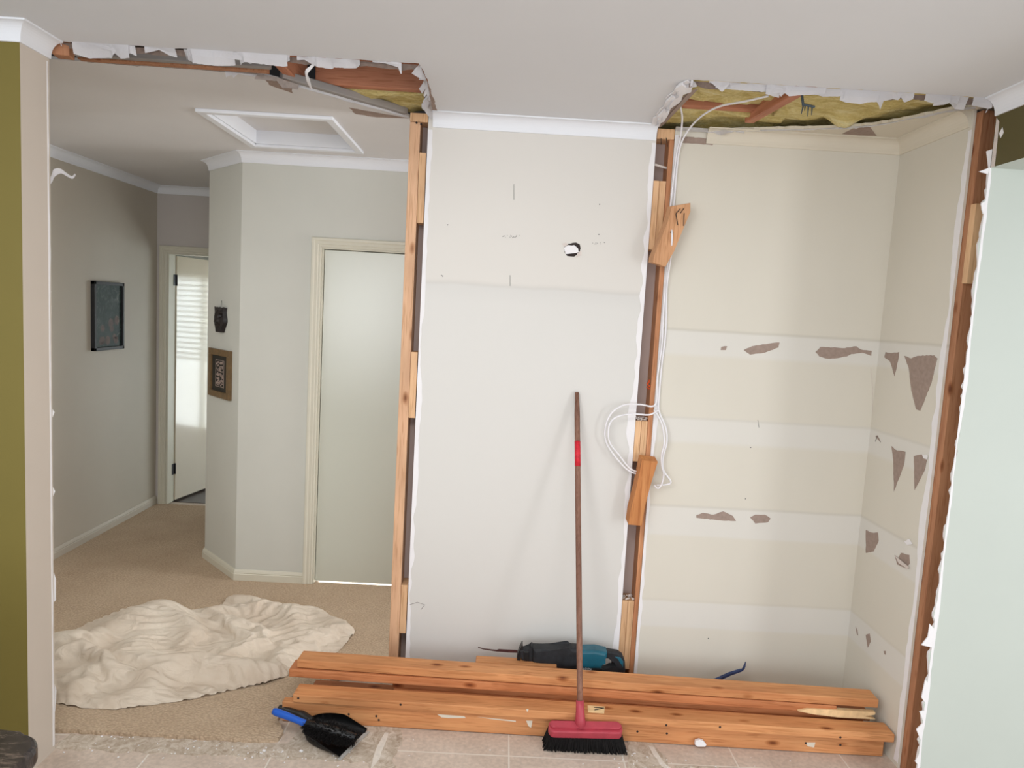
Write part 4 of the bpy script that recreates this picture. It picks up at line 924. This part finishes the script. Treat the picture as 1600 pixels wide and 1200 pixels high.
bm = nb(); sb = rot @ Vector((-0.02, 0, .03)); tube(bm, [sb, sb.lerp(hb_, .5), hb_, along(.185)], [.026, .020, .0175, .0165], 14); link('socket', bm, 'red_plastic', br, smooth=True)
bm = nb(); rr = random.Random(3)
for i in range(62):
    for j in range(9):
        u = -L2 + .006 + (2 * L2 - .012) * i / 61; v = -.024 + .048 * j / 8
        p0 = rot @ Vector((u, v, .004)); sp = u / L2
        p1 = Vector((p0.x + sp * .022 + rr.uniform(-.004, .004), p0.y - .012 + v * .5 + rr.uniform(-.005, .005), .0015 + rr.uniform(0, .006)))
        tube(bm, [p0, p0.lerp(p1, .5) + Vector((0, -.002, 0)), p1], [.0042, .0042, .0028], 4)
link('bristles', bm, 'bristle', br)

# ---------------------------------------------------------------- dustpan and hand brush
fw = Vector((0.93, -0.36, 0)).normalized(); sd = Vector((-fw.y, fw.x, 0)); PO = Vector((-0.533, 0.105, 0.004))
dp = thing('dustpan', 'black plastic dustpan with a grey lip lying on the tiles', 'dustpan', PO)
def PL(f, s, z): return PO + fw * f + sd * s + Vector((0, 0, z))
bm = nb(); nu, nv_ = 18, 20; g = []
for i in range(nu + 1):
    t = i / nu; f = -.215 * t; row = []
    hw = .100 * math.sqrt(max(0.02, 1 - max(0, (t - .35) / .68) ** 2.2)) if t > .35 else .100
    for j in range(nv_ + 1):
        s = -1 + 2 * j / nv_; rim = (max(0, abs(s) - .80) / .2) ** 1.2 * (.012 + .030 * min(1, t * 2)); bk_ = (max(0, t - .82) / .18) ** 1.5 * .042
        row.append(bm.verts.new(PL(f, s * hw, .002 + .006 * t + max(rim, bk_))))
    g.append(row)
for i in range(nu):
    for j in range(nv_): bm.faces.new((g[i][j], g[i][j + 1], g[i + 1][j + 1], g[i + 1][j]))
bmesh.ops.solidify(bm, geom=bm.faces[:], thickness=.0025); link('pan', bm, 'black_plastic', dp, smooth=True)
bm = nb(); prism(bm, [PL(-.004, -.101, 0), PL(.010, -.101, 0), PL(.010, .101, 0), PL(-.004, .101, 0)], (0, 0, .004)); link('lip', bm, 'grey_lip', dp)
bm = nb(); hs = smoothpath([PL(-.20, .0, .045), PL(-.26, .01, .052), PL(-.33, .02, .046), PL(-.375, .028, .040)], 4)
tube(bm, hs, [.020] * 5 + [.015] * 4 + [.017] * 4, 10)
link('handle', bm, 'black_plastic', dp, smooth=True)
c0 = at(427, 1111, 'Z', .10); c1 = at(478, 1131, 'Z', .075); c2 = at(555, 1153, 'Z', .045)
hbq = thing('hand_brush', 'black hand brush with a blue handle resting in the dustpan', 'brush', (c1 + c2) / 2)
bm = nb(); tube(bm, smoothpath([c0, c0.lerp(c1, .5) + Vector((0, 0, .002)), c1], 5), [.012, .0145, .015, .015, .0145, .014, .0135, .013, .013, .014, .014], 12); link('handle', bm, 'blue_plastic', hbq, smooth=True)
bm = nb(); tube(bm, [c1, c1.lerp(c2, .5), c2], [.016, .022, .016], 10); link('brush_back', bm, 'black_plastic', hbq, smooth=True)
bm = nb(); rr = random.Random(8); dd = (c2 - c1).normalized(); ss = Vector((-dd.y, dd.x, 0)).normalized()
for k in range(1100):
    t = rr.uniform(0.0, 1.0); a = rr.uniform(-pi * .62, pi * .62); p0 = c1.lerp(c2, t); out = (ss * sin(a) + Vector((0, 0, 1)) * (cos(a) * .35 - .1)) + dd * rr.uniform(-.35, .35)
    ln = .030 + .024 * sin(pi * t) * rr.uniform(.6, 1.15); p1 = p0 + out.normalized() * ln; p1.z = max(.012, p1.z - .012); tube(bm, [p0, p0.lerp(p1, .6), p1], [.003, .0022, .001], 3)
link('bristles', bm, 'bristle', hbq)

# ---------------------------------------------------------------- reciprocating saw
SY = 0.505
def Z6(x, y): return at(720 + x / 5.714, 970 + y / 5.714, 'Y', SY)
sw = thing('reciprocating_saw', 'teal and black electric reciprocating saw lying behind the timber pile', 'power saw', (0.36, SY, 0.20))
def sp(name, pts, th, mat, bev=.006, yoff=0.0):
    bm = nb(); P = [Z6(*p) for p in pts]
    prism(bm, [p + Vector((0, -th / 2 + yoff, 0)) for p in P], (0, th, 0), 0, bev)
    return link(name, bm, mat, sw, smooth=False)
sp('blade', [(153, 232), (200, 246), (320, 260), (340, 252), (505, 262), (505, 285), (420, 282), (320, 274), (200, 255), (155, 240)], .002, 'blade_metal', 0)
sp('shoe', [(545, 193), (553, 196), (553, 240), (530, 285), (522, 330), (540, 345), (530, 358), (500, 356), (503, 290), (530, 240)], .040, 'black_plastic', .002)
sp('nose', [(525, 245), (620, 238), (628, 205), (640, 205), (645, 228), (645, 355), (600, 362), (585, 340), (545, 335), (530, 300)], .044, 'black_rubber', .006)
sp('nose_clamp', [(560, 250), (610, 250), (612, 335), (580, 340), (560, 320)], .052, 'black_plastic', .004)
sp('front_grip', [(640, 222), (800, 232), (960, 236), (990, 222), (1035, 224), (1060, 238), (1060, 395), (850, 400), (835, 372), (780, 358), (640, 352)], .070, 'black_rubber', .014)
sp('motor_housing', [(1040, 236), (1200, 234), (1300, 256), (1298, 295), (1255, 335), (1250, 400), (1040, 395)], .076, 'teal_plastic', .014)
sp('lower_housing', [(850, 375), (1050, 385), (1262, 392), (1262, 440), (1180, 436), (860, 412)], .066, 'black_plastic', .008)
sp('rear_handle', [(1262, 262), (1310, 254), (1400, 268), (1440, 295), (1460, 345), (1465, 430), (1455, 462), (1392, 455), (1250, 446), (1250, 410), (1330, 412), (1385, 402), (1398, 380), (1378, 345), (1345, 322), (1290, 322)], .040, 'black_rubber', .009)
sp('trigger', [(1340, 330), (1372, 352), (1360, 372), (1345, 372)], .022, 'black_plastic', .003)
sp('handle_accent', [(1365, 300), (1420, 305), (1445, 345), (1440, 400), (1420, 345), (1400, 325)], .046, 'teal_plastic', .004)
# lettering on the lower side
def text(body, pos, size, mat, parent, rx=90, name='lettering', rot_y=0):
    cu = bpy.data.curves.new(name, 'FONT'); cu.body = body; cu.size = size; cu.extrude = .0003; cu.align_x = 'CENTER'; cu.shear = 0.3
    t = bpy.data.objects.new('t', cu); COL.objects.link(t); dg = bpy.context.evaluated_depsgraph_get(); dg.update(); me = bpy.data.meshes.new_from_object(t.evaluated_get(dg)); bpy.data.objects.remove(t)
    me.transform(Matrix.Translation(pos) @ Matrix.Rotation(radians(rot_y), 4, 'Y') @ Matrix.Rotation(radians(rx), 4, 'X')); me.materials.clear(); me.materials.append(MT[mat])
    o = bpy.data.objects.new(name, me); COL.objects.link(o); o.parent = parent; o.matrix_parent_inverse = parent.matrix_world.inverted(); return o
lh = [o for o in sw.children if o.name.startswith('lower_housing')][0]; tpz = Z6(1100, 402); text('makita', Vector((tpz.x, SY - .0395, tpz.z)), .021, 'letter_white', lh, rot_y=2)
# pry bar
pb = thing('pry_bar', 'dark blue steel pry bar poking up behind the timber pile', 'pry bar', at(1135, 1058, 'Y', .56))
bm = nb(); tube(bm, [at(x, y, 'Y', .55) for x, y in ((1085, 1076), (1120, 1062), (1140, 1053), (1158, 1047))], [.010, .010, .0095, .008], 6); link('bar', bm, 'blue_steel', pb)
bm = nb(); tube(bm, smoothpath([at(x, y, 'Y', .55) for x, y in ((1157, 1048), (1162, 1044), (1165, 1034))], 3), [.007, .006, .006, .0055, .005, .003, .002], 6); link('claw', bm, 'blue_steel', pb)

# ---------------------------------------------------------------- pictures and mask in the hallway
pf = thing('framed_picture', 'tall black framed flower print on the left hallway wall', 'picture', (Xc, 2.46, 1.55))
y0, y1, z0, z1 = 2.275, 2.65, 1.318, 1.790
bm = nb()
for a in ((y0, y1, z0, z0 + .022), (y0, y1, z1 - .022, z1), (y0, y0 + .022, z0, z1), (y1 - .022, y1, z0, z1)): box(bm, Xc, Xc + .028, a[0], a[1], a[2], a[3], 0, .002)
link('frame', bm, 'frame_black', pf)
bm = nb(); box(bm, Xc + .002, Xc + .014, y0 + .02, y1 - .02, z0 + .02, z1 - .02); link('print', bm, 'flower_print', pf)
rr = random.Random(4)
for k in range(11):
    bm = nb()
    cy = rr.uniform(y0 + .06, y1 - .06); cz = rr.uniform(z0 + .05, z0 + .24); R_f = rr.uniform(.022, .034)
    for m_ in range(6):
        a = m_ * pi / 3 + k; c = Vector((Xc + .0142, cy + cos(a) * R_f * .6, cz + sin(a) * R_f * .6))
        bmesh.ops.create_circle(bm, cap_ends=True, segments=10, radius=R_f * .42, matrix=Matrix.Translation(c + Vector((.0002 * m_, 0, 0))) @ Matrix.Rotation(pi / 2, 4, 'Y'))
    bmesh.ops.create_circle(bm, cap_ends=True, segments=10, radius=R_f * .9, matrix=Matrix.Translation((Xc + .0141, cy, cz)) @ Matrix.Rotation(pi / 2, 4, 'Y')); link('flower', bm, 'flower_grey', pf)

# diagonal wall frame of reference
dg0 = Vector((Xd, Yh, 0)); dgd = (Vector((Xg, Yg, 0)) - dg0).normalized(); dgn = Vector((-dgd.y, dgd.x, 0)); dgn = -dgn if dgn.y > 0 else dgn
def on_diag(px, py):
    d = FF + RR * ((px - 800) / FPX) - UU * ((py - 600) / FPX); t = (dg0 - CAM).dot(dgn) / d.dot(dgn); p = CAM + d * t; return (p - dg0).dot(dgd), p.z
def DQ(s, z, o): return dg0 + dgd * s + dgn * o + Vector((0, 0, z))
sA, zA = on_diag(331, 543); sB, zB = on_diag(362, 626)
f2 = thing('framed_picture', 'small bronze framed relief picture on the angled hallway wall', 'picture', DQ((sA + sB) / 2, (zA + zB) / 2, 0))
def dbox(bm, s0, s1, z0, z1, o0, o1, bev=0):
    s0, s1 = min(s0, s1), max(s0, s1); z0, z1 = min(z0, z1), max(z0, z1)
    prism(bm, [DQ(s0, z0, o0), DQ(s1, z0, o0), DQ(s1, z1, o0), DQ(s0, z1, o0)], dgn * (o1 - o0), 0, bev)
s0, s1, z0, z1 = min(sA, sB), max(sA, sB), min(zA, zB), max(zA, zB); fwd = .038
bm = nb()
for a in ((s0, s1, z0, z0 + fwd), (s0, s1, z1 - fwd, z1), (s0, s0 + fwd, z0 + fwd, z1 - fwd), (s1 - fwd, s1, z0 + fwd, z1 - fwd)): dbox(bm, a[0], a[1], a[2], a[3], 0, .022, .002)
link('frame', bm, 'frame_bronze', f2)
bm = nb(); dbox(bm, s0 + .02, s1 - .02, z0 + .02, z1 - .02, 0.001, .010); link('mat', bm, 'mat_dark', f2)
bm = nb(); cs_, cz_ = (s0 + s1) / 2, (z0 + z1) / 2; rr = random.Random(6)
ws, hs_ = (s1 - s0) * .20, (z1 - z0) * .27
for a in ((cs_ - ws, cs_ + ws, cz_ + hs_, cz_ + hs_ + .003), (cs_ - ws, cs_ + ws, cz_ - hs_ - .003, cz_ - hs_), (cs_ - ws, cs_ - ws + .003, cz_ - hs_, cz_ + hs_), (cs_ + ws - .003, cs_ + ws, cz_ - hs_, cz_ + hs_)): dbox(bm, a[0], a[1], a[2], a[3], .010, .0125)
for k in range(70):
    a = rr.uniform(cs_ - ws * .75, cs_ + ws * .75); z = rr.uniform(cz_ - hs_ * .9, cz_ + hs_ * .9); bmesh.ops.create_icosphere(bm, subdivisions=1, radius=rr.uniform(.004, .008), matrix=Matrix.Translation(DQ(a, z, .011)))
link('relief', bm, 'torn_paper', f2)
# mask
mk = thing('wall_mask', 'small dark carved wooden mask hanging on the angled hallway wall', 'mask', DQ(on_diag(347, 500)[0], on_diag(347, 500)[1], 0))
sM, zT = on_diag(347, 481); _, zB2 = on_diag(347, 519); sL = on_diag(339, 490)[0]; sR = on_diag(356, 490)[0]; mw = abs(sR - sL) / 2; mh = (zT - zB2)
bm = nb(); g = []
for i in range(15):
    t = i / 14; z = zT - mh * t; wv = mw * (1.0 - .08 * sin(t * 9) - max(0, t - .55) ** 1.5 * 1.3); row = []
    for j in range(11):
        s = -1 + 2 * j / 10; dep = .030 * math.sqrt(max(0, 1 - s * s)) + .003
        if abs(abs(s) - .4) < .2 and .28 < t < .40: dep -= .012            # eye hollows
        if abs(s) < .25 and .3 < t < .62: dep += .014 * (t - .3) / .32     # nose
        if abs(s) < .5 and .70 < t < .76: dep -= .008                     # mouth
        if t < .12: dep *= .8 + .2 * (j % 2)
        row.append(bm.verts.new(DQ(sM + s * wv, z + (.006 * (j % 2) if i == 0 else 0), dep)))
    g.append(row)
for i in range(14):
    for j in range(10): bm.faces.new((g[i][j], g[i][j + 1], g[i + 1][j + 1], g[i + 1][j]))
bmesh.ops.recalc_face_normals(bm, faces=bm.faces); bmesh.ops.solidify(bm, geom=bm.faces[:], thickness=.003); link('face', bm, 'mask_wood', mk)
bm = nb(); tube(bm, [DQ(sM, zT - .01, .010), DQ(sM, zT + .045, .002)], .0012, 4); link('hanging_cord', bm, 'nail_steel', mk)

# ---------------------------------------------------------------- benchtop corner
bt = [(-4.0, -1.21), (-1.0, -1.26)]
cx, cy, rad = -0.895, -1.335, 0.062
bm = nb(); pts = [Vector((-3.6, -1.245, .862)), Vector((-0.96, -1.268, .862))]
for k in range(11):
    a = pi / 2 - k / 10 * (pi / 2 + .25); pts.append(Vector((cx + rad * cos(a), cy + rad * sin(a), .862)))
pts += [Vector((-1.02, -2.4, .862)), Vector((-3.6, -2.4, .862))]
prism(bm, pts, (0, 0, .038), 0, .010)
bo = thing('kitchen_benchtop', 'dark speckled stone benchtop corner at the bottom left, in front of the green wall', 'benchtop', (-1.5, -1.6, 0))
link('stone_top', bm, 'granite', bo)
bm = nb(); box(bm, -3.5, -1.06, -2.35, -1.31, 0.0, .862); link('cabinet', bm, 'frame_cream', bo)
